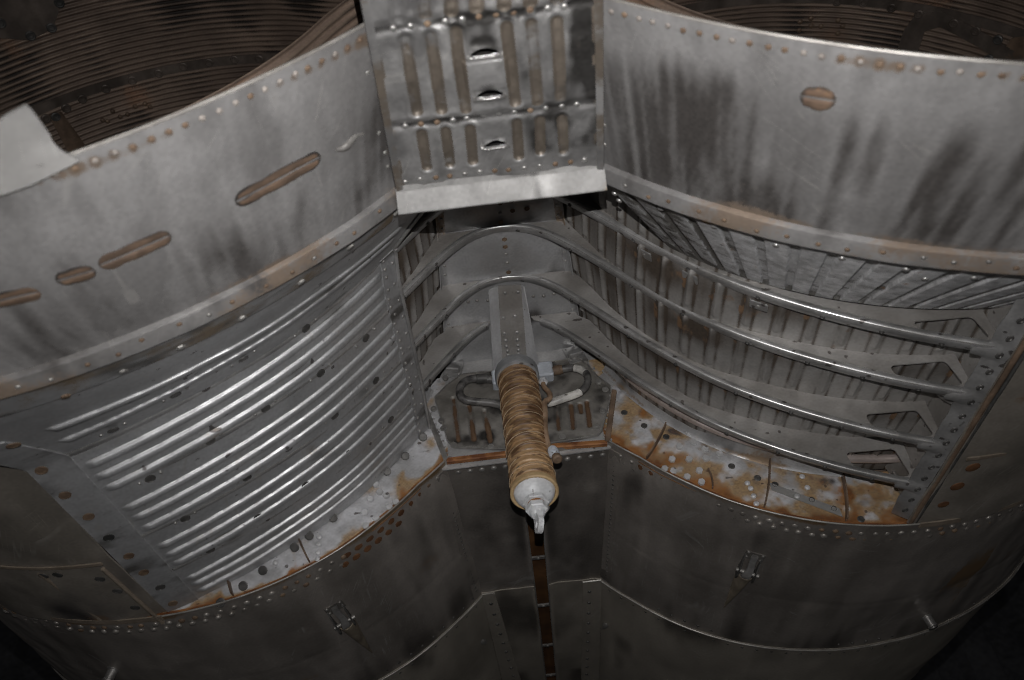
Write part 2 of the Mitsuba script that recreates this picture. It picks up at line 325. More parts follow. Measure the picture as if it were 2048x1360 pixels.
# ================================================================== exhaust fairings (the two bright bands)
def w_shield(y): return .135 + .0185 * (np.asarray(y) - .419) / .316
def th_edge(y, r, w): return np.degrees(np.arccos(np.clip((C - w) / r, -1, 1)))
SLOTS = {'left': [((470, 405), (640, 312), .014), ((197, 530), (342, 470), .013), ((112, 562), (190, 538), .013), ((-60, 612), (80, 583), .013)],
         'right': [((1600, 192), (1671, 204), .017)]}
metal('rim_rivet', (.17, .15, .135), (.28, .25, .225), rough=.6, met=.3, masked=False, sc=60)
FAIR = {}
for side, s in SIDE.items():
    fa = thing('exhaust_fairing', {'left': 'grey metal fairing band round the left nozzle with long rusty weld slots', 'right': 'sooty grey metal fairing band round the right nozzle with one small oval weld'}[side],
               'fairing', 'fairing bands of the twin nozzles')
    FAIR[side] = fa
    yy = np.r_[np.linspace(.419, .712, 90), .7135, .7155]
    th = np.linspace(0, 1, 260)
    r = r_band(yy)
    t0 = th_edge(yy, r, w_shield(yy) + .001)
    TH = t0[None] + (150 - t0[None]) * th[:, None] ** 1.25
    P = cyl(s, TH, r[None], yy[None])
    d = (nz(P.reshape(-1, 3), 5., 3) - .5).reshape(P.shape[:2]) * .010 * sm(.425, .46, yy)[None] * sm(.712, .66, yy)[None] * sm(0, .05, th)[:, None]
    d = d + (nz(P.reshape(-1, 3), 22., 5) - .5).reshape(P.shape[:2]) * .0016
    sk_ = nc(nz(np.c_[(TH * .55).ravel(), 2.2 * np.broadcast_to(yy[None], TH.shape).ravel(), 0 * TH.ravel()], 1., 13)).reshape(TH.shape)
    s2_ = nc(nz(np.c_[(TH * 1.7).ravel(), 3.0 * np.broadcast_to(yy[None], TH.shape).ravel(), 0 * TH.ravel()], 1., 14)).reshape(TH.shape)
    riv = np.arange(44.5, 120, 1.02)
    P = cyl(s, TH, r[None] + d, yy[None])
    near = np.min(np.abs(TH[..., None] - riv[None, None]), -1) * D * 1.07
    stain = np.exp(-(near / .0068) ** 2) * np.exp(-((yy[None] - .434) / .009) ** 2)
    n1 = nc((nz(P.reshape(-1, 3), 9., 11)).reshape(P.shape[:2]))
    rust = .50 * stain + .55 * np.exp(-((yy[None] - .440) / .013) ** 2) * (n1 - .25) + .40 * sm(.69, .713, yy)[None] * (.2 + n1) + .35 * sm(.05, 0, th)[:, None] * (n1 > .45)
    if s > 0:
        soot = .50 * sm(64, 47, TH) * sm(.44, .52, yy)[None] * (.15 + .5 * n1 + .6 * s2_) + .80 * sm(.44, .56, yy)[None] * (.14 + .5 * sk_ + .35 * s2_)
    else:
        soot = .55 * sm(.48, .66, yy)[None] * (n1 * .6 + .5 * sk_) * sm(48, 58, TH) + .45 * sm(52, 46, TH) * n1 + .26 * s2_ * sm(.45, .6, yy)[None]
    part(fa, 'skin', sheet(P, .005, np.stack([np.clip(rust, 0, 1), np.clip(soot, 0, 1)], -1)), 'titanium')
    # rim roll
    tt = np.linspace(t0[0], 150, 200)
    part(fa, 'rim_bead', tube(cyl(s, tt, 1.0735, .4185), .0021, 8, 0), 'edge_metal')
    # seam flange at the forward edge
    yf = np.array([.7135, .7165, .719, .742, .7455]); rf = np.array([1.0005, 1.006, 1.0085, 1.0095, 1.007])
    t0f = th_edge(yf, rf, .156); th2 = np.linspace(0, 1, 240)
    TH = t0f[None] + (150 - t0f[None]) * th2[:, None]
    P = cyl(s, TH, rf[None] + (nz(cyl(s, TH, 1., 1.).reshape(-1, 3), 14., 2).reshape(TH.shape) - .5) * .004, yf[None])
    n1 = nc(nz(P.reshape(-1, 3), 12., 4).reshape(TH.shape))
    part(fa, 'seam_flange', sheet(P, .004, np.stack([np.clip(.14 + .45 * n1 - .002 * (TH - 45), 0, 1), np.clip(.16 + .40 * (1 - n1), 0, 1)], -1)), 'titanium')
    for t in riv[riv < 78]:
        p = cyl(s, t + rng.normal(0, .06), r_band(.434) + .0005, .434 + rng.normal(0, .0006)).reshape(3)
        piece(fa, 'rivet', 'dome', dome, 'rim_rivet' if rng.random() < .5 else 'bolt_rust', p, nrm(F_band, p), s=.0036)
    for t in np.arange(45, 78, 2.35):
        y = .731 + rng.normal(0, .003); p = cyl(s, t + rng.normal(0, .25), 1.010, y).reshape(3)
        piece(fa, 'flange_rivet', 'dome', dome, 'bolt_rust' if rng.random() < .5 else 'dull_steel', p, nrm(F_band, p), s=.0036)
    for pts in ([(735, 145), (757, 265), (770, 305), (776, 333)] if s < 0 else [(1199, 84), (1204, 218), (1208, 250), (1209, 289)]):
        p = hit(*pts, F_band); piece(fa, 'edge_rivet', 'dome', dome, 'dull_steel', p, nrm(F_band, p), s=.0036)
    for a, b, hw in SLOTS[side]:
        pa, pb = hit(*a, F_band), hit(*b, F_band); ta, tb = polar(pa)[0], polar(pb)[0]
        nu = 90; u = np.linspace(0, 1, nu); v = np.linspace(-1, 1, 15)
        L = np.linalg.norm(pb - pa); e = np.minimum(u, 1 - u) * L / hw
        wd = hw * np.sqrt(np.clip(1 - (1 - np.clip(e, 0, 1)) ** 2, .0, 1)) * (.92 + .3 * (nz(np.c_[u * 6, 0 * u, 0 * u], 1., 9) - .3))
        TH = (ta + (tb - ta) * u)[:, None] + 0 * v; Y = (pa[1] + (pb[1] - pa[1]) * u)[:, None] + wd[:, None] * v[None]
        h = .0010 * (1 - v[None] ** 6) - .0026 * np.exp(-(v[None] / .14) ** 2) + .0012 * (nz(np.c_[TH.ravel(), Y.ravel() * 60, TH.ravel() * 0], 1.5, 6).reshape(TH.shape) - .5) + .0006
        P = cyl(s, TH, r_band(Y), Y); h = h + ((nz(P.reshape(-1, 3), 5., 3) - .5) * .010 + (nz(P.reshape(-1, 3), 22., 5) - .5) * .0016).reshape(TH.shape)
        P = cyl(s, TH, r_band(Y) + h, Y)
        edge = np.maximum(sm(.55, .95, np.abs(v))[None] + 0 * e[:, None], sm(.55, .1, e)[:, None]); edge = np.maximum(edge, np.exp(-(v[None] / .2) ** 2))
        part(fa, 'weld_slot', (*grid(P), np.stack([0 * edge, edge], -1).reshape(-1, 2)), 'weld_brown', 50, label='rusty brown elongated weld slot')
metal('weld_brown', (.075, .05, .035), (.165, .108, .072), soot=(.022, .018, .016), rough=.65, met=.15, sc=30, streak=.3, soft=(.2, 1.0))
# weld blob on the left band and the torn pale tab beyond the rivets
p0 = hit(672, 297, F_band); p1 = hit(724, 268, F_band)
part(FAIR['left'], 'weld_bead', tube([p0, (p0 * 2 + p1) / 3 + [0, .003, -.002], (p0 + 2 * p1) / 3 + [0, -.003, -.002], p1], [.003, .006, .005, .003], 8, 30), 'dull_steel', 60)
F_tab = lambda p: polar(p)[1] - 1.083
out = [hit(x, y, F_tab) for x, y in [(-260, 470), (-260, 380), (-20, 244), (20, 219), (50, 202), (62, 214), (80, 240), (100, 270), (103, 280), (112, 292), (128, 306), (146, 314), (160, 322), (60, 372)]]
pol = Polygon([(polar(p)[0] * D * 1.083, p[1]) for p in out]).buffer(0)
mesh = trimesh.creation.extrude_polygon(pol, .004)
v, f = trimesh.remesh.subdivide_to_size(mesh.vertices, mesh.faces, .012)
lift = .012 * sm(.40, .33, v[:, 1]) + (nz(np.c_[v[:, 0], v[:, 1], 0 * v[:, 0]], 14., 19) - .5) * .016 * sm(.42, .36, v[:, 1])
part(FAIR['left'], 'pale_tab', (cyl(-1, v[:, 0] / 1.083 / D, 1.083 + lift - v[:, 2], v[:, 1]), f), 'pale_tab', 35, label='pale smooth sheet tab standing past the rim')

# ================================================================== ribbed heat shield between the fairings
hs = thing('heat_shield', 'ribbed grey metal shield panel between the two nozzle fairings with three slotted louvres', 'panel')
def z8(x, y): return 740 + x * .3089, y * .3088
ROWS = [[((160, -420), (185, 115)), ((330, -430), (355, 100)), ((500, -440), (525, 85)), ((672, -450), (690, 50)), ((850, -460), (868, 35)), ((1022, -460), (1038, 20)), ((1195, -470), (1210, 5))],
        [((230, 262), (305, 730)), ((395, 240), (465, 718)), ((552, 212), (620, 710)), ((885, 170), (940, 660)), ((1045, 155), (1085, 658)), ((1210, 145), (1235, 630))],
        [((335, 870), (370, 1085)), ((490, 850), (520, 1070)), ((648, 832), (668, 1050)), ((950, 797), (965, 1015)), ((1100, 782), (1105, 985)), ((1245, 772), (1255, 980))]]
yy = np.linspace(.20, .7, 520); uu = np.linspace(-1, 1, 330)
Xg = uu[:, None] * w_shield(yy)[None]; Yg = np.broadcast_to(yy[None], Xg.shape)
h = np.zeros_like(Xg); dirt = np.zeros_like(Xg)
for row, hw in zip(ROWS, (.0100, .0092, .0088)):
    for a, b in row:
        pa, pb = hit(*z8(*a), F_shield)[:2], hit(*z8(*b), F_shield)[:2]
        d = pb - pa; t = np.clip(((Xg - pa[0]) * d[0] + (Yg - pa[1]) * d[1]) / (d @ d), 0, 1)
        dist = np.hypot(Xg - pa[0] - t * d[0], Yg - pa[1] - t * d[1]) / hw
        h += .0048 * sm(1.15, .25, dist) - .0009 * np.exp(-((dist - 1.35) / .3) ** 2)
        dirt = np.maximum(dirt, sm(1.0, .75, dist))
RIV = [[(150, 190), (262, 175), (372, 160), (487, 143), (597, 130), (706, 112), (817, 97), (928, 85), (1038, 70), (1152, 58), (1260, 47)],
       [(228, 822), (330, 808), (435, 797), (537, 783), (627, 772), (737, 753), (833, 740), (934, 730), (1040, 720), (1138, 707), (1243, 693), (1340, 682)],
       [(228, 1178), (325, 1160), (427, 1150), (517, 1140), (614, 1127), (711, 1113), (808, 1105), (897, 1100), (1000, 1088), (1100, 1075), (1200, 1063), (1298, 1050), (1388, 1035)]]
soot = np.zeros_like(Xg); rivp = []
for k, row in enumerate(RIV):
    q = np.array([hit(*z8(*a), F_shield) for a in row]); rivp.append(q)
    c = np.polyfit(q[:, 0], q[:, 1], 1); dy = Yg - np.polyval(c, Xg)
    if k < 2:
        h += .0035 * np.exp(-(dy / .007) ** 2) - .0018 * np.exp(-((dy + .014) / .006) ** 2)
        soot = np.maximum(soot, .75 * np.exp(-(dy / .007) ** 2))
keep = np.ones((len(uu) - 1, len(yy) - 1), bool); louv = []
for (xa, ya), (xb, yb), (hx, hy) in (((640, 362), (832, 335), (740, 270)), ((688, 632), (864, 606), (770, 560)), ((735, 950), (885, 930), (810, 893))):
    pa, pb, ph = hit(*z8(xa, ya), F_shield), hit(*z8(xb, yb), F_shield), hit(*z8(hx, hy), F_shield)
    m = (pa + pb) / 2; L = np.linalg.norm(pb - pa) / 2; dx = (pb - pa) / (2 * L)
    lu = ((Xg - m[0]) * dx[0] + (Yg - m[1]) * dx[1]) / L; lv = (-(Xg - m[0]) * dx[1] + (Yg - m[1]) * dx[0])
    H = abs((ph - m) @ np.array([-dx[1], dx[0], 0]))
    arch = np.sqrt(np.clip(1 - lu ** 2, 0, 1))
    v = -lv / (H + 1e-9)                                   # 0 at the slot, 1 at the hood's top
    h -= .008 * arch * sm(1.15, .1, v) * (v > -.02) * (np.abs(lu) < 1)
    h -= .0025 * np.exp(-((lv - .0045) / .003) ** 2) * sm(1.25, 1.0, np.abs(lu))
    op = (np.abs(lu) < .93) & (lv < .0022) & (lv > -.012 * arch)
    keep &= ~(op[:-1, :-1] & op[1:, 1:])
    soot = np.maximum(soot, .7 * np.exp(-(np.hypot(lu * .8, (v - .8))) ** 2 * 2))
    louv.append((m, dx, L, H))
(m1, d1, L1, H1), (m2, d2, L2, H2) = louv[0], louv[1]      # raised pad between the two upper slots
tp = ((Yg - m1[1]) / (m2[1] - m1[1])); xc = m1[0] + (m2[0] - m1[0]) * tp
h -= .0026 * sm(.0295, .0255, np.abs(Xg - xc)) * sm(.10, .18, tp) * sm(.86, .78, tp)
G3 = np.c_[Xg.ravel(), Yg.ravel(), np.zeros(Xg.size)]
n1 = nc(nz(G3, 17., 21).reshape(Xg.shape)); n2 = nc(nz(G3, 60., 22).reshape(Xg.shape))
h += (n1 - .5) * .005 + (n2 - .5) * .0009
soot = np.maximum(soot, .95 * sm(.0, .07, Xg) * sm(.43, .50, Yg) * sm(.67, .645, Yg) * (.35 + n1 * .7))
soot = np.maximum(soot, .45 * sm(.04, .10, np.abs(Xg + .0)) * n1)
soot = soot + .22 * n1 * sm(-.10, .08, Xg)
dirt = np.maximum(dirt * (.52 + .3 * n2), .5 * (n2 > .6) * (np.abs(uu)[:, None] > .93))
P = np.stack([Xg, Yg, shield_z(Yg) + h], -1)
part(hs, 'ribbed_sheet', sheet(P, .002, np.stack([dirt, np.clip(soot, 0, 1)], -1), keep, away=(0, -.2, .97)), 'shield_metal')
for q in rivp:
    for p in q:
        piece(hs, 'rivet', 'dome', dome, 'bright_steel' if rng.random() < .75 else 'bolt_rust', p + [0, 0, .002 if q is not rivp[2] else 0], nrm(F_shield, p), s=.0042)
for m, dx, L, H in louv:                                   # pale torn lips of the slots
    t = np.linspace(-1.12, 1.12, 26); side_ = np.array([-dx[1], dx[0], 0])
    pts = m + dx * L * t[:, None] + side_ * (.0028 - .0016 * np.abs(t) ** 6)[:, None] + [0, 0, -.0035]
    part(hs, 'louvre_lip', tube(pts + rng.normal(0, .0004, pts.shape), [.0034, .0018, .0013, .0018, .0013, .0018, .0036], 8, 40), 'bright_steel', 60)
# backing behind the slots, side returns, and the turned lip at the forward edge
part(hs, 'backing', sheet(np.stack([np.stack([uu[::33] * .13, np.full(10, y), np.full(10, shield_z(y) + .03)], -1) for y in (.44, .69)], 1), .002), 'black_hole')
for s in (-1, 1):
    y = np.linspace(.20, .725, 40); w = w_shield(y)
    P = np.stack([np.stack([s * (w + .002), y, shield_z(y) - .004], -1), np.stack([s * (w + .004), y, shield_z(y) - .002], -1), np.stack([s * (w + .004), y, shield_z(y) + .10], -1)], 1)
    part(hs, 'side_return', sheet(P, .003), 'titanium')
    P = np.stack([np.stack([s * (w - .007), y, shield_z(y) - .0035], -1), np.stack([s * (w + .003), y, shield_z(y) - .0045], -1)], 1)
    part(hs, 'edge_strip', sheet(P, .003, np.dstack([.3 + .3 * nz(P.reshape(-1, 3), 40, 2).reshape(P.shape[:2]), 0 * P[..., 0]])), 'shield_metal')
metal('lip_metal', (.19, .186, .18), (.29, .284, .275), soot=(.07, .067, .064), rust=((.13, .09, .06), (.2, .15, .1)), rough=.6, met=.15, sc=8, st=20, sty=6, streak=.4, scratch=.4, soft=(.1, 1.), nw=.7)
x = np.linspace(-1, 1, 60)
prof = [(.690, .0), (.697, -.002), (.701, -.0035), (.7245, -.0215), (.7275, -.0215), (.729, -.019)]
P = np.stack([np.stack([x * (w_shield(a) + .004), np.full(60, a) , np.full(60, shield_z(.697) + b)], -1) for a, b in prof], 1)
P = P + ((nz(P.reshape(-1, 3), 20., 8) - .5) * .007).reshape(P.shape[:2])[..., None] * np.array([0, .3, 1])
nl = nc(nz(P.reshape(-1, 3), 30., 9)).reshape(P.shape[:2])
part(hs, 'turned_lip', sheet(P, .003, np.stack([.35 * sm(.86, 1., np.abs(x))[:, None] * nl, .30 * nl + .45 * np.exp(-((x - .34) / .035) ** 2)[:, None] * nl + .25 * (np.arange(6) < 2)[None]], -1)), 'lip_metal', label='pale turned-down lip along the lower edge')

# ================================================================== nozzle liners
for side, s in SIDE.items():
    ln = thing('nozzle_liner', f'dark corrugated liner inside the {side} nozzle', 'nozzle liner', 'corrugated liners inside the nozzles')
    pitch = .0183
    yy = np.arange(.62, 2.05, pitch / 7); tt = np.linspace(-180, 180, 241)
    TH, YY = np.meshgrid(tt, yy, indexing='ij')
    flat = np.exp(-((YY - 1.30) / .017) ** 4)              # smooth band under the bolt strap
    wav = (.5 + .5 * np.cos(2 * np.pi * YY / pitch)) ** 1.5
    R = r_liner(TH) + .0075 * wav * (1 - flat)
    P = cyl(s, TH, R, YY)
    n1 = nc(nz(P.reshape(-1, 3), 4., 31).reshape(TH.shape))
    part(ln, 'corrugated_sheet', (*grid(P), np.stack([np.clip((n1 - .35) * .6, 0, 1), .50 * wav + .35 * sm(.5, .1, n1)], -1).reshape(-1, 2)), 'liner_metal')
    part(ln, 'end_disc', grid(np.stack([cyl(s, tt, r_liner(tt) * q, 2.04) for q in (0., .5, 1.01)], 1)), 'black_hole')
    tt = np.linspace(-175, 5, 260)
    P = np.stack([cyl(s, tt, r_liner(tt) - .004, 1.30 + d) for d in (-.016, .016)], 1)
    part(ln, 'bolt_strap', sheet(P, .003), 'strap_metal', label='flat circumferential strap with bolts')
    s_ = 700 / 2048
    px = [(480, 575), (617, 515), (773, 465), (928, 425), (1075, 385), (1225, 362), (1375, 343), (1520, 340), (1663, 340), (385, 630), (265, 690)] if s < 0 else \
        [(1900, 225), (1770, 178), (1640, 132), (1435, 80), (1275, 42), (1110, 12), (955, 5)]
    for q in px:
        p = hit(q[0] * s_ + (0 if s < 0 else 1348), q[1] * s_, F_liner, last=True); n = nrm(F_liner, p)
        piece(ln, 'bolt', 'ringw', ringw, 'strap_metal', p + n * .005, n, s=.0150)
    # lengthwise straps and doubler plates
    def patch(corners, name, lift=.006, bolts=(), m='strap_metal', rnd=.02):
        q = [hit(a, b, F_liner, last=True) for a, b in corners]
        pg = Polygon([(polar(p)[0] * D * RL, p[1]) for p in q]).buffer(-rnd).buffer(rnd)
        ms = trimesh.creation.extrude_polygon(pg, .004); v, f = trimesh.remesh.subdivide_to_size(ms.vertices, ms.faces, .04)
        k = part(ln, name, (cyl(s, v[:, 0] / RL / D, r_liner(v[:, 0] / RL / D) - lift + v[:, 2], v[:, 1]), f), m, 30)
        for b in bolts:
            p = hit(*b, F_liner, last=True); n = nrm(F_liner, p); piece(k, 'bolt', 'ringw', ringw, 'dark_steel', p + n * (lift + .001), n, s=.015)
    if s < 0:
        patch([(-60, -40), (100, -30), (118, 20), (105, 55), (60, 80), (0, 75), (-60, 90)], 'cover_plate', bolts=[(60, 70), (102, 54), (118, 4), (0, 45)], rnd=.03)
        patch([(98, 232), (122, 222), (185, 310), (150, 330)], 'lengthwise_strap', m='brown_metal', bolts=[(110, 232)], rnd=.005)
        patch([(698, -10), (725, -10), (728, 80), (704, 78)], 'lengthwise_strap', bolts=[(692, 14), (696, 70)], rnd=.004)
        for a, b in ((205, 240), (240, 233), (270, 212), (290, 207), (225, 222), (255, 228), (300, 213), (215, 242)):
            p = hit(a, b, F_liner, last=True); n = nrm(F_liner, p); piece(ln, 'stud', 'dome', dome, 'brown_metal', p + n * .003, n, s=.008)
    else:
        patch([(1790, 112), (1832, 116), (1850, 62), (1880, 52), (1990, 112), (2060, 165), (2060, 120), (1960, 60), (1880, 20), (1830, 30), (1808, 60)], 'shaped_strap', rnd=.004)
        patch([(1985, 130), (2060, 150), (2060, 70), (2025, 75)], 'cover_plate', m='brown_metal', bolts=[(1998, 78), (1980, 116)], rnd=.01)
        for a, b in ((1600, 43), (1622, 51), (1642, 52), (1676, 40), (1685, 52), (1676, 66), (1598, 60), (1622, 36)):
            p = hit(a, b, F_liner, last=True); n = nrm(F_liner, p); piece(ln, 'stud', 'dome', dome, 'brown_metal', p + n * .003, n, s=.009)

# ================================================================== open bay: flared skirts, inner shells, ceiling, frames
Y_FR = [1.08, 1.212, 1.38, 1.535]
for side, s in SIDE.items():
    fl = thing('flared_skirt', f'speckled pale corrugated skirt above the {side} bay frames' if s > 0 else 'hidden corrugated skirt behind the beaded cover at left', 'skirt') if s > 0 else None
    if fl:
        n = 30; th = np.arange(41.5, 122, .08); t = np.linspace(0, 1, n)
        rib = ((th - 41.5) % 3.15) / 3.15
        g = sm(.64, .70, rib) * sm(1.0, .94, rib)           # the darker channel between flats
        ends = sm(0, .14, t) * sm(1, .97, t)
        y = .752 + (1.055 - .752) * t
        r = .992 + (.768 - .992) * t
        R = r[None] - .0065 * g[:, None] * ends[None]
        P = cyl(s, th[:, None] + 0 * t[None], R, y[None])
        n1 = nc(nz(P.reshape(-1, 3), 10., 41).reshape(R.shape))
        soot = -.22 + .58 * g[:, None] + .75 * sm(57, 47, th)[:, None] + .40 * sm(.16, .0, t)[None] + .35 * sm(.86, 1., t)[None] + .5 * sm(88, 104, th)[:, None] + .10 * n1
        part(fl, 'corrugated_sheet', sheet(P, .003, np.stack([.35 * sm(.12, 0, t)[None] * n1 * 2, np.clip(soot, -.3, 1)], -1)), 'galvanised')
        for px in ((1229, 387), (1238, 401), (1321, 417), (1428, 452), (1552, 490), (1684, 516), (1812, 538), (1850, 557), (1948, 555)):
            F = lambda p: polar(p)[1] - (.992 + (.768 - .992) * (p[..., 1] - .752) / .303)
            p = hit(*px, F); piece(fl, 'rivet', 'dome', dome, 'bright_steel', p, nrm(F, p), s=.0055)
    def shell_r(yv, th):                                       # close to the frames' flanges at mid height, receding outboard and forward
        k = np.clip(np.asarray(yv) - 1.212, 0, 1)
        return (.761 - .105 * k) * (1 - sm(46, 62, th)) + (.745 - .085 * k) * sm(46, 62, th) + .012 * sm(24, 13, th)
    sh = thing('inner_shell', {'right': 'brown stained corrugated shell wall inside the open right bay', 'left': 'corrugated shell wall glimpsed beside the beaded cover in the left bay'}[side], 'shell wall')
    th = np.r_[np.arange(13, 100, .2)]; y = np.linspace(.98, 1.69, 150)
    pitch = 4.7; ph = ((th - 15) % pitch) / pitch
    rib = np.exp(-((ph - .5) / .115) ** 2)
    R = shell_r(y[None], th[:, None]) - (.016 * sm(24, 33, th)[:, None] if s < 0 else 0) + .0098 * rib[:, None] * (1 - np.max(np.stack([np.exp(-((y - a + .004) / .017) ** 4) for a in Y_FR]), 0))[None] * sm(1.645, 1.615, y)[None]
    P = cyl(s, th[:, None] + 0 * y[None], R, y[None])
    P = P + ((nz(P.reshape(-1, 3), 9., 44) - .5) * .004).reshape(R.shape)[..., None] * np.array([0, 0, 1])
    n1 = nc(nz(P.reshape(-1, 3), 8., 45).reshape(R.shape)); n2 = nc(nz(P.reshape(-1, 3), 30., 46).reshape(R.shape))
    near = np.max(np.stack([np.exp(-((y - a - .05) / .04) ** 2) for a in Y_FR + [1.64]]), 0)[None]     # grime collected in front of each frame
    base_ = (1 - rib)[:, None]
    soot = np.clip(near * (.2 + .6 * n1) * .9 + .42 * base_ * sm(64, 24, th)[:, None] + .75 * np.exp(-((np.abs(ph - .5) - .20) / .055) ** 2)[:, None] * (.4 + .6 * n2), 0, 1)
    rust = np.clip(near * (n2 - .45) * .55 + .45 * (n2 > .62) * (np.abs(ph - .28) < .1)[:, None] * near, 0, 1)
    part(sh, 'corrugated_sheet', sheet(P, .002, np.stack([rust, soot], -1)), 'shell_metal')
    if s > 0:                                              # patch strip and little bracket seen between the first two frames
        F = lambda p: polar(p)[1] - .752
        q = [hit(a, b, F) for a, b in ((1243, 470), (1263, 470), (1270, 555), (1258, 552))]
        part(sh, 'patch_strip', sheet(np.array([[q[0], q[1]], [q[3], q[2]]]) + [0, -.006, -.012], .003), 'frame_paint', False)
    # closing wall at the outer end of the bay
cw = np.array([[.16, 1.08]])
ce = thing('bay_ceiling', 'flat grey ceiling sheet with rivets and rusty holes above the hydraulic cylinder', 'ceiling sheet')
y = np.linspace(.70, 1.70, 150); u = np.linspace(-1, 1, 70); w = np.interp(y, [.7, 1.1, 1.212, 1.38, 1.535, 1.7], [.128, .138, .146, .163, .176, .186])
X = u[:, None] * w[None]; Y = np.broadcast_to(y[None], X.shape)
n1 = nc(nz(np.c_[X.ravel(), Y.ravel(), 0 * X.ravel()], 9., 51).reshape(X.shape))
pil = np.ones_like(y)
for a in Y_FR: pil = pil * (1 - np.exp(-((y - a) / .012) ** 2))
Zc = 1.45 + (n1 - .5) * .012 + .004 * pil[None] * (1 - u[:, None] ** 2) - .003
soot = np.max(np.stack([np.exp(-((y - a - .0) / .03) ** 2) for a in Y_FR]), 0)[None] * .45 * (1 - u[:, None] ** 2) + .2 * n1
part(ce, 'sheet', sheet(np.stack([X, Y, Zc], -1), .002, np.stack([.3 * sm(.9, 1, np.abs(u))[:, None] * n1, np.clip(soot, 0, 1)], -1)), 'ceiling_metal')
for s in (-1, 1):
    P = np.stack([np.stack([s * (w - .012), y, np.full_like(y, 1.444)], -1), np.stack([s * (w + .002), y, np.full_like(y, 1.442)], -1), np.stack([s * (w + .006), y, np.full_like(y, 1.425)], -1)], 1)
    k = part(ce, 'edge_angle', sheet(P, .002, np.dstack([.05 + .3 * nz(P.reshape(-1, 3), 25, 5).reshape(P.shape[:2]), .2 + 0 * P[..., 0]])), 'ceiling_metal')
    for yv in np.arange(1.10, 1.66, .030):
        if min(abs(yv - a) for a in Y_FR) < .012: continue
        p = np.array([s * (np.interp(yv, y, w) - .006), yv, 1.443]); piece(k, 'rivet', 'dome', dome, 'dull_steel', p, (0, 0, -1), s=.0036)
def z5(x, yv): return 680 + x * .2941, 340 + yv * .2941
for q in ((1085, 170), (1090, 220), (1165, 205), (1370, 172), (1172, 272), (1270, 258), (1380, 243), (1093, 350), (1118, 467), (1123, 518), (1146, 690)):
    p = hit(*z5(*q), F_ceil); piece(ce, 'hole', 'cupf', lambda: lathe([(1.35, 0), (1.25, .12), (.9, .16), (.82, .05), (0, .03)], 14), 'bolt_rust', p + [0, 0, -.003], (0, 0, -1), s=.0048, label=None)
for q in ((1088, 290), (1130, 567), (1137, 627), (800, 900), (870, 893), (932, 885), (1005, 885), (1315, 855), (1385, 853), (1455, 838), (1520, 830)):
    p = hit(*z5(*q), F_ceil); piece(ce, 'rivet', 'dome', dome, 'dull_steel', p + [0, 0, -.002], (0, 0, -1), s=.0048)

ORD = ['first', 'second', 'third', 'fourth']
xs = np.r_[np.linspace(0, .3, 40), np.linspace(.31, .842, 50)]
for i, yf in enumerate(Y_FR):
    fr = thing('bay_frame', f'worn grey curved frame across the bays, {ORD[i]} from the pale lip', 'frame', 'curved frames across the bays')
    tA = np.arange(20, 88, 2.0)
    for s in (-1, 1):
        up = [(.02 if i < 3 else .055, 1.447), (.150 + .008 * i, 1.447), (.168 + .006 * i, 1.425)] + [tuple(cyl(1, t, float(shell_r(yf, t)) - .004, 0)[[0, 2]]) for t in tA if cyl(1, t, .76, 0)[0] > .185]
        lo = [(x, float(hz(x))) for x in xs[::-1] if x >= (.02 if i < 3 else .055)]
        pg = Polygon(up + [(.846, .897 + .012 * (i > 0)), (.842, .84)] + lo[1:]).buffer(0)
        hy = .889 + .006 * i
        hole = Polygon([(.712, hy + .004), (.822, hy - .001), (.829, .833), (.80, .834), (.76, .853), (.715, .876)]).buffer(-.010).buffer(.010)
        pg = pg.difference(hole)
        if pg.geom_type != 'Polygon': pg = max(pg.geoms, key=lambda g: g.area)
        v, f = prism(pg, .003); v = np.c_[s * v[:, 0], yf - .003 + v[:, 2], v[:, 1]]
        part(fr, 'web', (v, f), 'frame_web', False)
    # rounded outer flange
    x = np.r_[-xs[::-1][:-1], xs]
    zc = hz(x); tx = np.gradient(x); tz = np.gradient(zc); L = np.hypot(tx, tz); nx, nzv = -tz / L, tx / L      # up-normal of the contour
    segs = [x > -9] if i < 3 else [x < -.056, x > .070]
    if i == 0: segs = [x > -9]
    prof = [(-.003, .014), (-.0055, .0075), (-.0052, .0035), (-.0032, .0006), (.0002, -.0007), (.0045, -.0006), (.011, .0012), (.0175, .0042), (.0225, .0080), (.0235, .0115)]
    for sg in segs:
        P = np.stack([np.stack([x[sg] + nx[sg] * dn, yf + dy + 0 * x[sg], zc[sg] + nzv[sg] * dn], -1) for dy, dn in prof], 1)
        P = P + ((nz(P.reshape(-1, 3), 26., 60 + i) - .5) * .0014).reshape(P.shape[:2])[..., None] * np.array([0, .5, 1])
        part(fr, 'flange', sheet(P, .0022), 'frame_paint')
    ups = [.04, .155, .27, .36, .47, .57, .66, .75]
    for xv in [-.235, -.16] + ups:
        if i == 3 and abs(xv) < .1: continue
        p = np.array([xv, yf + .011, float(hz(xv)) + .0005]); e = 1e-3; n = np.array([(hz(xv + e) - hz(xv - e)) / (2 * e), .42, -1.0])
        piece(fr, 'nut_plate', 'ringw', ringw, 'dark_steel', p, n, s=.0048)
    if i == 0:                                             # small tabs below the first frame's flange
        for xv in (.29, .365, .475):
            p = np.array([xv, yf + .034, float(hz(xv)) + .004]); e = 1e-3; n = np.array([(hz(xv + e) - hz(xv - e)) / (2 * e), 0.35, -1.0])
            b = box(.036, .026, .003, bevel=.001); k = part(fr, 'tab', (put(b[0], p, n), b[1]), 'frame_paint', 30)
            piece(k, 'rivet', 'dome', dome, 'dull_steel', p + n / np.linalg.norm(n) * .0015, n, s=.004)

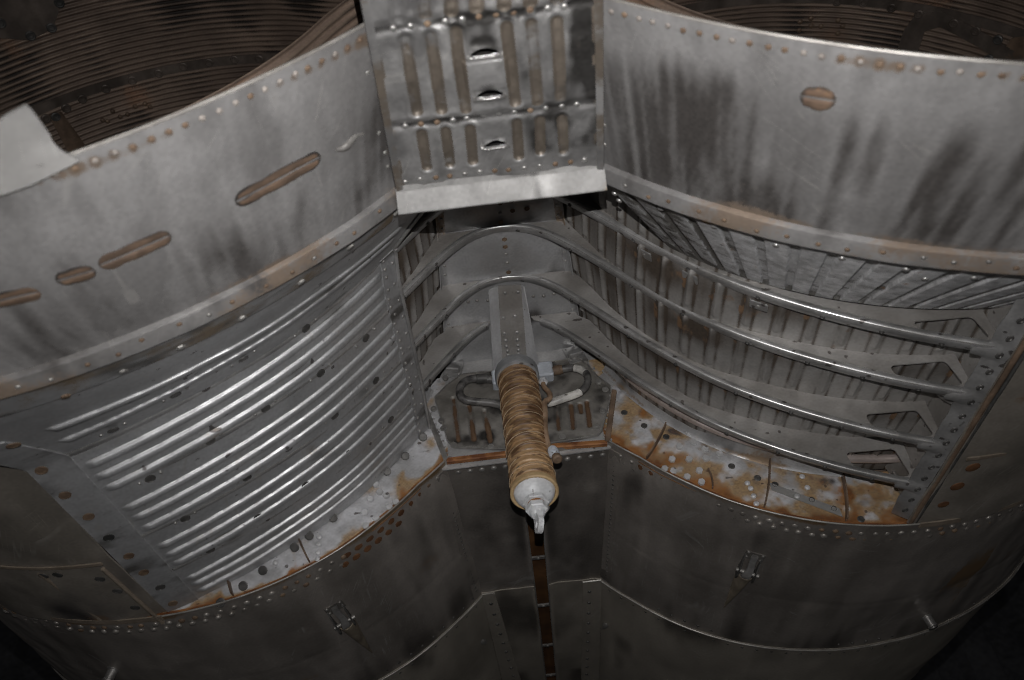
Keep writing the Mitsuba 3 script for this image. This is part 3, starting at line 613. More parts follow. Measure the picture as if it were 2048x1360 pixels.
# ================================================================== longeron along the outer edge of the open right bay
lo = thing('longeron', 'scuffed grey edge rail that carries the outer ends of the right bay frames', 'rail')
y = np.linspace(.93, 1.672, 120)
wob = (nz(np.c_[0 * y, y, 0 * y], 28., 70) - .5) * .010
tooth = np.max(np.stack([np.exp(-((y - a - .012) / .013) ** 4) for a in Y_FR]), 0)
x0 = .812 - .028 * tooth + wob + .006
P = np.stack([np.stack([x0 + (.850 - x0) * t, y, .8115 - .012 * (t) + .010 * (1 - t) + 0 * y], -1) for t in np.linspace(0, 1, 8)], 1)
P = P + ((nz(P.reshape(-1, 3), 40., 71) - .5) * .003).reshape(P.shape[:2])[..., None] * np.array([0, 0, 1])
part(lo, 'rail', sheet(P, .004), 'frame_paint')
for yv in np.arange(1.0, 1.66, .045):
    p = np.array([.832, yv, .803]); piece(lo, 'bolt', 'ringw', ringw, 'dark_steel', p, (0, 0, -1), s=.007)
for a, b, m in ((.8515, .862, 'brown_metal'), (.866, .873, 'dark_steel')):
    yv = np.linspace(.80, 1.68, 60)
    part(lo, 'sealing_strip', tube(np.stack([(a + b) / 2 + 0 * yv, yv, .797 - .002 + (nz(np.c_[0 * yv, yv, a + 0 * yv], 20., 5) - .5) * .002], -1), (b - a) / 2, 8, 0), m, 60)
# inner closing wall seen through the frame ends, with its round-cornered lip
ow = thing('bay_end_wall', 'light rounded end wall behind the frame ends of the right bay', 'wall sheet')
y = np.linspace(.92, 1.68, 90)
P = np.stack([np.stack([.853 + .012 * np.sin(t * np.pi) + 0 * y, y, .815 + .16 * t + 0 * y], -1) for t in np.linspace(0, 1, 10)], 1)
part(ow, 'sheet', sheet(P, .003), 'frame_web')
for a in (1.145, 1.295, 1.46, 1.60):
    t = np.linspace(-.9, .9, 20)
    part(ow, 'rolled_rim', tube(np.stack([.838 + .012 * (1 - np.cos(t)), a + .026 * np.sin(t) , .862 + .040 * t], -1), .0045, 8, 0), 'bright_steel', 60)

# ================================================================== beaded access cover on the left bay
cv = thing('beaded_cover', 'grey cover sheet with parallel pressed beads and round fasteners over the left bay', 'access cover')
xE = lambda y: np.interp(y, [.75, .933, 1.055, 1.156, 1.496, 1.69], [-.135, -.149, -.231, -.240, -.246, -.254])
y = np.arange(.757, 1.684, .0017); u = np.linspace(0, 1, 260)
X = -.858 + (xE(y)[None] + .858) * u[:, None]; Y = np.broadcast_to(y[None], X.shape)
BEADS = [(.944, .929, -.748, -.182), (1.014, .969, -.772, -.205)] + [(a, b, -.790, -.262) for a, b in
         ((1.127, 1.108), (1.165, 1.147), (1.203, 1.183), (1.279, 1.258), (1.319, 1.297), (1.361, 1.336), (1.438, 1.412), (1.478, 1.452), (1.517, 1.491), (1.591, 1.566), (1.624, 1.600), (1.658, 1.634))]
h = np.zeros_like(X); dirt = np.zeros_like(X)
for k, (ya, yb, xa, xb) in enumerate(BEADS):
    yc = ya + (yb - ya) * (X - xa) / (xb - xa)
    hw = .0098 if k < 11 else .0086
    q = (Y - yc) / hw
    e = sm(xa - .004, xa + .020, X) * sm(xb + .004, xb - .016, X)
    hh = np.sqrt(np.clip(1 - q ** 2, 0, 1)) 
    h = np.maximum(h, .0086 * hh * e); dirt = np.maximum(dirt, np.exp(-((np.abs(q) - 1.15) / .22) ** 2) * e)
G3 = np.c_[X.ravel(), Y.ravel(), 0 * X.ravel()]
n1 = nc(nz(G3, 6., 81).reshape(X.shape)); n2 = nc(nz(G3, 35., 82).reshape(X.shape))
Zp = pz(X, Y) - h + (n1 - .5) * .0022
soot = .25 * dirt + .45 * sm(.80, .765, Y) * n2 * 1.4 + .5 * sm(-.79, -.83, X) * (n1 - .2) + .25 * sm(1.60, 1.68, Y) * n2
part(cv, 'beaded_sheet', sheet(np.stack([X, Y, Zp], -1), .0025, np.stack([.35 * sm(.79, .765, Y) * n1, np.clip(soot, 0, 1)], -1)), 'beaded_metal')
# doubler strip along the inboard edge with its rivets
yv = np.linspace(1.06, 1.684, 60)
P = np.stack([np.stack([xE(yv) - .026 + .032 * t, yv, pz(xE(yv) - .026 + .032 * t, yv) - .004], -1) for t in np.linspace(0, 1, 6)], 1)
ds = part(cv, 'inboard_strip', sheet(P, .003, np.dstack([0 * P[..., 0], .35 + 0 * P[..., 0]])), 'beaded_metal')
for k, yq in enumerate(np.arange(1.075, 1.67, .0265)):
    for off in ((-.020, -.004) if k % 2 else (-.019,)):
        xv = float(xE(yq)) + off + rng.normal(0, .001); p = np.array([xv, yq + rng.normal(0, .003), float(pz(xv, yq)) - .0045])
        piece(ds, 'rivet', 'dome', dome, 'bright_steel' if rng.random() < .7 else 'dull_steel', p, nrm(F_pan, p), s=.0042)
yv = np.linspace(1.05, 1.684, 60); part(cv, 'edge_roll', tube(np.stack([xE(yv) + .004, yv, pz(xE(yv), yv) - .004], -1), .0042, 8, 0), 'frame_paint', 60)
yv = np.linspace(.935, 1.05, 20); part(cv, 'corner_roll', tube(np.stack([xE(yv) + .002, yv, pz(xE(yv), yv) - .003], -1), .004, 8, 0), 'bright_steel', 60)
# outboard margin strip
yv = np.linspace(.93, 1.684, 70)
P = np.stack([np.stack([-.864 + .066 * t + 0 * yv, yv, pz(-.864 + .066 * t + 0 * yv, yv) - .003 - .001 * (t < .1)], -1) for t in np.linspace(0, 1, 8)], 1)
P = P + ((nz(P.reshape(-1, 3), 14., 85) - .5) * .003).reshape(P.shape[:2])[..., None] * np.array([0, 0, 1])
ms = part(cv, 'outboard_strip', sheet(P, .003, np.dstack([.15 * nz(P.reshape(-1, 3), 20, 86).reshape(P.shape[:2]), .55 * nz(P.reshape(-1, 3), 12, 87).reshape(P.shape[:2])])), 'beaded_metal')
for k, q in enumerate([(25, 880), (83, 933), (130, 983), (177, 1026), (217, 1068), (257, 1105), (287, 1138), (320, 1168), (345, 1200)]):
    p = hit(*q, F_pan); piece(ms, 'screw', 'screw', screw, 'bolt_rust' if k not in (4, 7) else 'dark_steel', p + nrm(F_pan, p) * .0085, nrm(F_pan, p), s=.0092)
FAST = [[(225, 857), (350, 787), (485, 715), (610, 655)], [(300, 955), (420, 880), (530, 815), (640, 745), (730, 675)], [(370, 1035), (493, 953), (575, 895), (668, 830), (750, 760)],
        [(420, 1098), (515, 1032), (610, 968), (695, 905), (780, 838)]]
for j, row in enumerate(FAST):
    for q in row:
        p = hit(*q, F_pan); n = nrm(F_pan, p)
        k = piece(cv, 'fastener', 'screw', screw, 'dark_steel', p + n * .003, n, s=.0088)
        for d in (-1, 1):
            xv = p[0] + d * .019; a = np.array([xv, p[1] - d * .0015, float(pz(xv, p[1]))]); piece(k, 'rivet', 'dome', dome, 'bright_steel', a + n * .002, n, s=.0034)
def z2(x, yv): return 400 + x * .375, 850 + yv * .375
for q in ((1190, 65), (1095, 165), (997, 247), (710, 495), (583, 590), (505, 652), (335, 775), (230, 858), (110, 948)):
    p = hit(*z2(*q), lambda a: a[..., 1] - 1.677); n = np.array([0, -.8, -.6])
    piece(cv, 'edge_screw', 'screw', screw, 'dark_steel', p, n, s=.0098)
for q in [(130, 787), (245, 738), (360, 690), (482, 632), (600, 560), (698, 490), (790, 422)]:
    p = hit(*q, F_pan); n = nrm(F_pan, p); piece(cv, 'bolt', 'hex', hexb, 'dull_steel' if q[0] > 200 else 'bolt_rust', p + n * .001, n, s=.0066)
# retaining strip under the fairing where those bolts sit
tt = np.linspace(43, 100, 120); 
P = np.stack([np.stack([-(C - np.cos(tt * D) * r), 0 * tt + yv, pz(-(C - np.cos(tt * D) * r), yv) - .0035], -1) for r, yv in ((1.0, .752), (.985, .80), (.975, .822))], 1)
part(cv, 'retaining_strip', sheet(P, .003, np.dstack([.2 + .3 * nz(P.reshape(-1, 3), 20, 88).reshape(P.shape[:2]), .7 * nz(P.reshape(-1, 3), 15, 89).reshape(P.shape[:2])])), 'beaded_metal')

# ================================================================== bulkhead that ends the bays: rusty ledges, stiffeners, centre plate
bh = thing('bulkhead', 'rust stained end bulkhead of the bays with pale flaking ledges', 'bulkhead')
def zl(x, yv): return 1200 + x * .2941, 750 + yv * .2941
for s in (-1, 1):
    x = np.linspace(.205, .90, 260); t = np.linspace(0, 1, 50)
    zo = Z - np.sqrt(np.maximum(.0, .864 ** 2 - (C - x) ** 2)); zi = np.minimum(Z - np.sqrt(np.maximum(0, .712 ** 2 - (C - x) ** 2)), 1.40)
    Zg = zo[:, None] + (zi - zo)[:, None] * t[None]; Xg = np.broadcast_to(x[:, None], Zg.shape)
    n1 = nc(nz(np.c_[Xg.ravel() * s, Zg.ravel(), 0 * Xg.ravel()], 26., 91).reshape(Xg.shape))
    rad = .864 - np.hypot(C - Xg, Z - Zg)
    stf = np.min(np.abs(Xg[..., None] - np.array([.325, .59, .752])), -1)
    rust = np.clip(.85 * np.exp(-(rad / .018) ** 2) + (.50 if s > 0 else .22) * np.exp(-(rad / .06) ** 2) * n1 + .45 * np.exp(-(stf / .012) ** 2) * n1 + .4 * sm(.72, .80, Xg) * n1 + (.16 + .30 * n1 if s > 0 else 0), 0, 1)
    soot = np.clip(.7 * np.exp(-((np.hypot(C - Xg, Z - Zg) - .735) / .014) ** 2) * n1, 0, 1)
    P = np.stack([s * Xg, 1.69 + (n1 - .5) * .003, Zg], -1)
    lg = part(bh, 'ledge', sheet(P, .003, np.stack([rust, soot], -1), away=(0, 1, 0)), 'ledge_paint', label='pale grey ledge sheet with ochre and brown rust')
    # gutter flange of rust along the outer edge
    tt = np.linspace(38.6, 92, 150)
    rr = np.interp(tt, _RT, _RR)
    P = np.stack([cyl(s, tt, rr - .003, 1.672), cyl(s, tt, rr - .005, 1.684), cyl(s, tt, rr - .016, 1.6865)], 1)
    part(bh, 'rusty_gutter', sheet(P, .002), 'rust', label='orange brown rusty gutter along the skin edge')
    # seat flange on the frame contour
    tt = np.linspace(24, 80, 110)
    prof = [(1.642, .712), (1.650, .7105), (1.660, .7125), (1.672, .7165), (1.682, .722), (1.6865, .728)]
    P = np.stack([cyl(s, tt, b, a) for a, b in prof], 1)
    P = P + ((nz(P.reshape(-1, 3), 30., 92) - .5) * .002).reshape(P.shape[:2])[..., None]
    part(bh, 'seat_flange', sheet(P, .002, np.dstack([.25 * nz(P.reshape(-1, 3), 30, 93).reshape(P.shape[:2]) + .2 * (np.arange(6) == 4)[None], .2 + 0 * P[..., 0]])), 'ceiling_metal')
part(bh, 'shell_fillet', tube(np.stack([cyl(1, t, .7245 + .0015 * np.sin(t / 7), 1.612) for t in np.linspace(30, 92, 60)]), .011, 12, 0), 'pink_flange', 60, label='shiny pinkish rolled fillet at the foot of the shell')
# stiffeners of both ledges
for a, b in (((450, 345), (320, 575)), ((1145, 590), (1112, 895)), ((1640, 690), (1668, 990)), ((730, 640), (760, 770))):
    p, q = at(*zl(*a), y=1.686), at(*zl(*b), y=1.686)
    for s in (1, -1):
        if s < 0 and a[0] in (450, 730): continue
        P = np.stack([np.stack([p, q]) * [s, 1, 1] + [0, d, 0] for d in (-.018 if a[0] != 730 else -.006, .003)], 1)
        m = spline(np.array([p, (p + q) / 2 + [.004, 0, 0], q]), 14) * [s, 1, 1]
        part(bh, 'stiffener', sheet(np.stack([m + [0, -.016 if a[0] != 730 else -.005, 0], m + [0, .003, 0]], 1), .0035), 'brown_metal')
for x, yv in ((600, 395), (635, 465), (695, 430), (715, 505), (785, 470), (812, 540), (490, 575), (605, 575), (720, 570), (675, 652), (500, 655), (592, 695), (690, 730), (440, 640), (540, 490)):
    p = at(*zl(x, yv), y=1.688); piece(bh, 'bolt', 'hex', hexb, 'ledge_bolt', p, (0, -1, 0), (0, 0, 1), s=.0092)
for x, yv in ((910, 398), (880, 470), (940, 320), (995, 378), (1010, 440), (885, 540), (940, 500), (1045, 412), (960, 360)):
    p = at(*z2(x, yv), y=1.688); piece(bh, 'bolt', 'hex', hexb, 'ledge_bolt', p, (0, -1, 0), (0, 0, 1), s=.0092)
for x, yv in ((1025, 770), (1045, 822), (1003, 735), (1063, 875), (1410, 765), (1340, 825), (1375, 690)):
    p = at(*zl(x, yv), y=1.688); piece(bh, 'rivet', 'dome', dome, 'ledge_bolt', p, (0, -1, 0), (0, 0, 1), s=.0068)
for x, yv in ((635, 597), (632, 635), (630, 680), (627, 716), (402, 735)):
    p = at(*z2(x, yv), y=1.688); piece(bh, 'rivet', 'dome', dome, 'ledge_bolt', p, (0, -1, 0), (0, 0, 1), s=.0070)
for x, yv in ((300, 345), (165, 255), (895, 620), (1072, 700), (1190, 745), (1440, 850), (1590, 910), (1775, 980), (450, 420)):
    p = at(*zl(x, yv), y=1.688); piece(bh, 'sooty_hole', 'cupf2', lambda: lathe([(1.5, 0), (1.3, .15), (.95, .2), (.8, .02), (0, .01)], 14), 'dark_steel', p, (0, -1, 0), (0, 0, 1), s=.0058)
p, q = at(*zl(1160, 755), y=1.687), at(*zl(1640, 935), y=1.687)
part(bh, 'doubler_strip', sheet(np.stack([np.stack([p + [0, 0, .011], q + [0, 0, .011]]), np.stack([p - [0, 0, .011], q - [0, 0, .011]])], 1), .002, away=(0, 1, 0)), 'pale_tab')
metal('ledge_bolt', (.40, .40, .40), (.55, .55, .56), rough=.5, met=.2, masked=False, sc=60, speck=.3)

# centre plate with pressed beads, on the bulkhead under the cylinder
outl = [(868, 795), (893, 770), (925, 748), (1010, 738), (1150, 715), (1172, 725), (1195, 752), (1222, 772), (1224, 790), (1205, 862), (1196, 872), (1140, 882), (1015, 900), (905, 895), (893, 880)]
pts = [at(a, b, y=1.682)[[0, 2]] for a, b in outl]
ply_ = Polygon(pts).buffer(-.012).buffer(.012)
cp = thing('centre_plate', 'dirty grey cover plate with pressed grooves behind the hydraulic cylinder', 'cover plate')
xa, xb = np.min([p[0] for p in pts]), np.max([p[0] for p in pts]); za, zb = np.min([p[1] for p in pts]), np.max([p[1] for p in pts])
gx, gz = np.meshgrid(np.linspace(xa, xb, 240), np.linspace(za, zb, 160), indexing='ij')
hh = np.zeros_like(gx)
def z6(x, yv): return 820 + x * .3383, 620 + yv * .3383
for a, b in (((255, 525), (285, 765)), ((350, 565), (378, 760)), ((440, 600), (475, 770)), ((868, 565), (880, 700)), ((950, 560), (965, 692)), ((1045, 545), (1062, 680)), ((1005, 560), (1012, 600))):
    p, q = at(*z6(*a), y=1.682)[[0, 2]], at(*z6(*b), y=1.682)[[0, 2]]; d = q - p
    t = np.clip(((gx - p[0]) * d[0] + (gz - p[1]) * d[1]) / (d @ d), 0, 1); hh = np.maximum(hh, sm(1.1, .2, np.hypot(gx - p[0] - t * d[0], gz - p[1] - t * d[1]) / .0105))
inside = shapely.contains_xy(ply_, gx, gz)
n1 = nc(nz(np.c_[gx.ravel(), gz.ravel(), 0 * gx.ravel()], 22., 95).reshape(gx.shape))
P = np.stack([gx, 1.682 + .006 * hh + (n1 - .5) * .003, gz], -1)
k4 = inside[:-1, :-1] & inside[1:, 1:] & inside[1:, :-1] & inside[:-1, 1:]
soot = .55 * n1 + .5 * np.exp(-(gx / .09) ** 2) * sm(1.18, 1.28, gz)
v, f, uv = grid(P)[0], grid(P)[1], np.stack([hh * .7, np.clip(soot, 0, 1)], -1).reshape(-1, 2)
part(cp, 'sheet', (v, f[np.tile(k4.ravel(), 2)], uv), 'plate_metal')
ring = ply_.difference(ply_.buffer(-.003)); v, f = prism(ring, .006)
part(cp, 'edge', (np.c_[v[:, 0], 1.679 + v[:, 2], v[:, 1]], f), 'dull_steel', False)
for q in ((140, 585), (197, 700), (257, 797), (478, 808), (900, 748), (1105, 695), (1140, 597), (1155, 470)):
    p = at(*z6(*q), y=1.680); piece(cp, 'screw', 'cups', lambda: lathe([(1.0, -.05), (1.0, .12), (.75, .2), (.42, .16), (.38, -.02), (0, -.02)], 16), 'dull_steel', p, (0, -1, 0), (0, 0, 1), s=.0088)
# wall behind the plate up to the ceiling and the rusty angles that frame it
bw = Polygon([at(a, b, y=1.69)[[0, 2]] for a, b in ((888, 936), (1218, 893), (1232, 772), (1190, 700))] + [(.19, 1.452), (-.19, 1.452)] + [tuple(at(a, b, y=1.69)[[0, 2]]) for a, b in ((862, 800),)]).buffer(.006)
v, f = prism(bw, .004); part(bh, 'centre_web', (np.c_[v[:, 0], 1.6905 + v[:, 2], v[:, 1]], f), 'ceiling_metal_plain', False)
metal('ceiling_metal_plain', (.27, .265, .26), (.37, .365, .36), rough=.5, met=.35, masked=False, sc=12, speck=.1)
ends = [at(*z6(*q), y=1.68) for q in ((95, 590), (218, 893), (580, 850), (870, 806), (1165, 786), (1208, 480))]
for a, b, m in ((0, 1, 'dull_steel'), (1, 2, 'rust'), (3, 4, 'rust'), (5, 4, 'brown_metal'), (2, 3, 'rust')):
    p, q = ends[a], ends[b]; d = (q - p) / np.linalg.norm(q - p); sd = np.array([-d[2], 0, d[0]])
    P = np.array([[p + sd * w + [0, dy, 0], q + sd * w + [0, dy, 0]] for w, dy in ((-.007, .004), (-.007, -.006), (-.004, -.008), (.006, -.006), (.007, .002))])
    k = part(bh, 'angle_strip', sheet(P, .002, away=(0, 1, 0)), m, False)
    if m != 'rust':
        for t in np.arange(.1, .95, .11): piece(k, 'rivet', 'dome', dome, 'bright_steel', p + (q - p) * t + sd * (.0095 if a == 0 else -.0095) + [0, -.001, 0], (0, -1, 0), (0, 0, 1), s=.003)
for pos, s in (((905, 737), -1), ((1151, 707), 1)):        # folded corner brackets
    p = at(*pos, y=1.672); b = cat([box(.042, .020, .016, (0, 0, 0), .003), box(.052, .004, .040, (0, .010, .016), .001), box(.052, .004, .020, (0, .011, -.014), .001)])
    g = thing('corner_bracket', f'small pale folded bracket above the {"left" if s < 0 else "right"} hose', 'bracket', 'folded corner brackets')
    v = put(b[0] @ np.array([[math.cos(.25 * s), 0, math.sin(.25 * s)], [0, 1, 0], [-math.sin(.25 * s), 0, math.cos(.25 * s)]]), p, (0, 0, 1), (0, 1, 0))
    part(g, 'folded_plate', (v, b[1]), 'frame_paint', 25)
    for dx in (-.016, .016): piece(g, 'rivet', 'dome', dome, 'bright_steel', p + [dx, .006, -.016], (0, -1, 0), (0, 0, 1), s=.0042)

for px in ((891, 757), (1170, 721), (1197, 765), (883, 842)):
    p = at(*px, y=1.676); piece(bh, 'bolt', 'hex', hexb, 'dull_steel', p, (0, -1, 0), (0, 0, 1), s=.0085)

# ================================================================== nacelle skins forward of the bays
metal('skin_rivet', (.17, .155, .14), (.34, .32, .295), rough=.42, met=.55, masked=False, sc=40)
def rivets_on(parent, th, y, F, r, m, s, jit=.0):
    p = cyl(s, th, r(y, th) - abs(rng.normal(0, .0006)), y).reshape(3); n = nrm(F, p) + rng.normal(0, .06, 3); return piece(parent, 'rivet', 'dome', dome, m, p, n, s=jit * rng.uniform(.84, 1.08))
for side, s in SIDE.items():
    sk = thing('nacelle_skin', f'sooty dark metal skin of the {side} nacelle below the rusty ledge', 'skin panel', 'nacelle skins below the ledges')
    y = np.linspace(1.674, 2.40, 120); u = np.linspace(0, 1, 300)
    xj = np.interp(y, [1.674, 2.4], [.213, .190])
    t0 = np.degrees(np.arccos((C - xj) / np.interp(y, [1.674, 2.4], [.874, .922])))
    TH = t0[None] + (165 - t0[None]) * u[:, None]
    R = r_skin(y[None] + 0 * TH, TH)
    P0 = cyl(s, TH, R, y[None])
    n1 = nc(nz(P0.reshape(-1, 3), 5., 101).reshape(TH.shape)); n2 = nc(nz(P0.reshape(-1, 3) * [14, 1.2, 14], 1., 102).reshape(TH.shape))
    R = R + (n1 - .5) * .010 * sm(1.68, 1.74, y)[None] * sm(2.39, 2.33, y)[None]
    weld = np.exp(-((y - 2.08) / .012) ** 2)[None]
    R = R - .0012 * weld + .0011 * np.cos(TH / 1.98 * 2 * np.pi) * np.exp(-((y[None] - 1.722) / .022) ** 2)
    rust = .42 * sm(1.705, 1.68, y)[None] + .3 * (n2 > .60) * sm(58, 80, TH) * n1
    soot = np.clip(.55 * n2 + .25 * sm(2.2, 2.36, y)[None] - .45 * sm(1.80, 1.70, y)[None] - .35 * sm(96, 115, TH), 0, 1)
    part(sk, 'sheet', sheet(cyl(s, TH, R, y[None]), .004, np.stack([np.clip(rust, 0, 1), soot], -1)), 'skin_metal')
    tt = np.linspace(t0[0], 96, 150)
    part(sk, 'aft_edge', tube(np.stack([cyl(s, t, r_skin(1.689, t) - .001, 1.6725) for t in tt]), .0024, 8, 0), 'edge_metal', 60, label='thin pale edge of the skin')
    brown = (43.5, 57.5) if s > 0 else (44, 60)
    for k, t in enumerate(np.arange(40.5, 124, 1.98)):
        for j, yv in enumerate((1.708, 1.733)):
            tj = t + (.9 if j else 0) + rng.normal(0, .08)
            if brown[0] < tj < brown[1]: continue
            rivets_on(sk, tj, yv + rng.normal(0, .0012), F_skin, r_skin, 'skin_rivet' if rng.random() < .8 else 'bolt_rust', s, .0074)
    for k, t in enumerate(np.arange(brown[0] + .6, brown[1], 2.15)):
        for j, yv in enumerate((1.712, 1.742)):
            tj = t + (1.0 if j else 0); p = cyl(s, tj, r_skin(yv, tj), yv).reshape(3); n = nrm(F_skin, p)
            piece(sk, 'rusty_rivet', 'flatr', lambda: lathe([(1.25, -.05), (1.2, .05), (.9, .14), (0, .17)], 16), 'bolt_rust_dark', p, n, s=.0088)
    for t in np.arange(42, 120, 2.6):                      # row of small flush rivets above the seam
        rivets_on(sk, t, 2.352, F_skin, r_skin, 'dark_steel', s, .0048)
    # joint strip with its stitch of rivets at the keel corner
    yv = np.linspace(1.70, 2.372, 50)
    tj = np.degrees(np.arccos((C - np.interp(yv, [1.674, 2.4], [.213, .190])) / np.interp(yv, [1.674, 2.4], [.874, .922])))
    P = np.stack([cyl(s, tj + d, r_skin(yv, tj + d) + .002, yv) for d in (.1, 1.2, 2.3)], 1)
    js = part(sk, 'joint_strip', sheet(P, .002, np.dstack([0 * P[..., 0], .3 + 0 * P[..., 0]])), 'skin_metal')
    for q in np.arange(1.76, 2.34, .021):
        t = np.interp(q, yv, tj) + 1.3; p = cyl(s, t, r_skin(q, t) + .002, q).reshape(3); piece(js, 'rivet', 'dome', dome, 'dark_steel', p, nrm(F_skin, p), s=.0034)
    fk = thing('forward_skin', f'olive grey forward skin of the {side} nacelle beyond the lapped seam', 'skin panel', 'forward nacelle skins beyond the seam')
    y = np.r_[2.377, np.linspace(2.379, 5.2, 120)]; u = np.linspace(0, 1, 220)
    t0 = np.degrees(np.arccos((C - .19) / r_fore(y, 40)))
    TH = t0[None] + (170 - t0[None]) * u[:, None]
    R = r_fore(y[None] + 0 * TH, TH); P0 = cyl(s, TH, R, y[None]); n1 = nc(nz(P0.reshape(-1, 3), 3., 111).reshape(TH.shape))
    R = R + (n1 - .5) * .010 * sm(2.38, 2.5, y)[None]
    part(fk, 'sheet', sheet(cyl(s, TH, R, y[None]), .005, np.stack([0 * R, np.clip(.45 * n1 * sm(2.6, 2.38, y)[None] + .5 * sm(100, 130, TH) * n1, 0, 1)], -1)), 'fore_skin')
    tt = np.linspace(t0[0], 140, 160)
    part(fk, 'lapped_edge', tube(np.stack([cyl(s, t, r_fore(2.377, t) + .0005, 2.3765) for t in tt]), .0030, 8, 0), 'edge_metal', 60, label='bright thin lapped seam edge')
    for t in np.arange(42, 128, 2.7): rivets_on(fk, t, 2.405, F_fore, r_fore, 'dark_steel', s, .0046)
    q = (968, 1283) if s < 0 else (1209, 1252)             # small vent fairing
    p = hit(*q, F_fore); n = nrm(F_fore, p)
    v, f = tm(trimesh.creation.icosphere(3)); v = v * [.010, .034, .008]; v[:, 0] *= 1 - .5 * (v[:, 1] / .034)
    part(fk, 'teardrop_vent', (put(v, p, n, (-.35 * s, 1, 0)), f), 'dull_steel', 60)
metal('bolt_rust_dark', (.07, .03, .013), (.15, .07, .03), rough=.7, met=.2, masked=False, sc=70)

# ================================================================== keel between the nacelles with its slot
kl = thing('keel_skin', 'dark flat keel sheets with a narrow rusty slot between the nacelles', 'keel panel')
def kz(y): return np.interp(y, [1.674, 2.377, 5.2], [1.111, 1.061, 1.04])
def kx(y): return np.interp(y, [1.674, 2.377, 5.2], [.213, .190, .19])
SL = lambda y: np.interp(y, [1.7, 2.0, 2.377, 3.2, 5.2], [.022, .022, .0205, .020, .02])
for s in (-1, 1):
    for a, b, dz, m in ((1.676, 2.379, 0, 'skin_metal'), (2.366, 5.2, -.004, 'fore_skin')):
        y = np.linspace(a, b, 90); t = np.linspace(0, 1, 26)
        X = s * (SL(y)[None] + (kx(y) + .004 - SL(y))[None] * t[:, None]); Y = y[None] + 0 * X
        n1 = nc(nz(np.c_[X.ravel(), Y.ravel(), 0 * X.ravel()], 6., 121).reshape(X.shape))
        Zg = kz(Y) + dz + (n1 - .5) * .010 * (sm(0, .2, t) * sm(1, .8, t))[:, None]
        soot = np.clip(.35 * n1 + .30 - .5 * np.exp(-(t / .05) ** 2)[:, None], 0, 1)
        part(kl, 'sheet', sheet(np.stack([X, Y, Zg], -1), .003, np.stack([0 * X, soot], -1)), m)
    # slot walls
    y = np.linspace(1.70, 5.2, 90)
    P = np.stack([np.stack([s * SL(y), y, kz(y) - .005], -1), np.stack([s * SL(y), y, kz(y) + .05], -1)], 1)
    part(kl, 'slot_wall', sheet(P, .002, away=(s, 0, 0)), 'slot_dark')
    y = np.linspace(1.76, 5.2, 120); part(kl, 'slot_edge', tube(np.stack([s * (SL(y) + .001), y, kz(y) - .004 - .0036 * (y > 2.37)], -1), .0022, 6, 0), 'dull_steel', 60)
    # lapped joint straps forward of the seam
    y = np.linspace(2.366, 5.2, 80)
    wi = np.interp(y, [2.366, 3.2, 5.2], [.132, .120, .115]) if s > 0 else np.interp(y, [2.366, 3.2, 5.2], [.150, .120, .10])
    P = np.stack([np.stack([s * wi, y, kz(y) - .0085], -1), np.stack([s * (kx(y) + .002), y, kz(y) - .0085], -1)], 1)
    js = part(kl, 'joint_strap', sheet(P, .004, np.dstack([0 * P[..., 0], .25 + 0 * P[..., 0]])), 'fore_skin')
    part(kl, 'strap_edge', tube(np.stack([s * np.linspace(wi[0], kx(2.366), 12), np.full(12, 2.3655), np.full(12, kz(2.366) - .0085)], -1), .0028, 6, 0), 'edge_metal', 60)
    for q in np.arange(2.44, 3.6, .085):
        p = np.array([s * (np.interp(q, y, wi) + .022), q, float(kz(q)) - .009]); piece(js, 'rivet', 'dome', dome, 'dark_steel', p, (0, 0, -1), s=.0066)
y = np.linspace(1.70, 5.2, 60)
P = np.stack([np.stack([d * .024 + 0 * y, y, kz(y) + .035], -1) for d in (-1, 1)], 1)
part(kl, 'slot_floor', sheet(P, .002), 'slot_dark')
for q in ((1076, 1115), (1086, 1210), (1094, 1290), (1099, 1350)):
    p = hit(*q, lambda a: a[..., 2] - kz(a[..., 1]) - .006); b = box(.042, .018, .006, bevel=.002); k = part(kl, 'cross_bar', (b[0] + np.array([0, p[1], p[2]]), b[1]), 'dull_steel', 30)
    piece(k, 'bolt', 'dome', dome, 'dull_steel', np.array([0, p[1], p[2] - .003]), (0, 0, -1), s=.006)
for j, (xa, xb) in enumerate(((-.19, -.066), (.066, .19))):
    for row in (0, 1):
        for t in np.linspace(0, 1, 5):
            xv = xa + (xb - xa) * t + (.006 if row else 0); p = np.array([xv, 1.703 + .024 * row, float(kz(1.703 + .024 * row)) - .001]); piece(kl, 'rivet', 'dome', dome, 'dull_steel', p, (0, 0, -1), s=.0078)

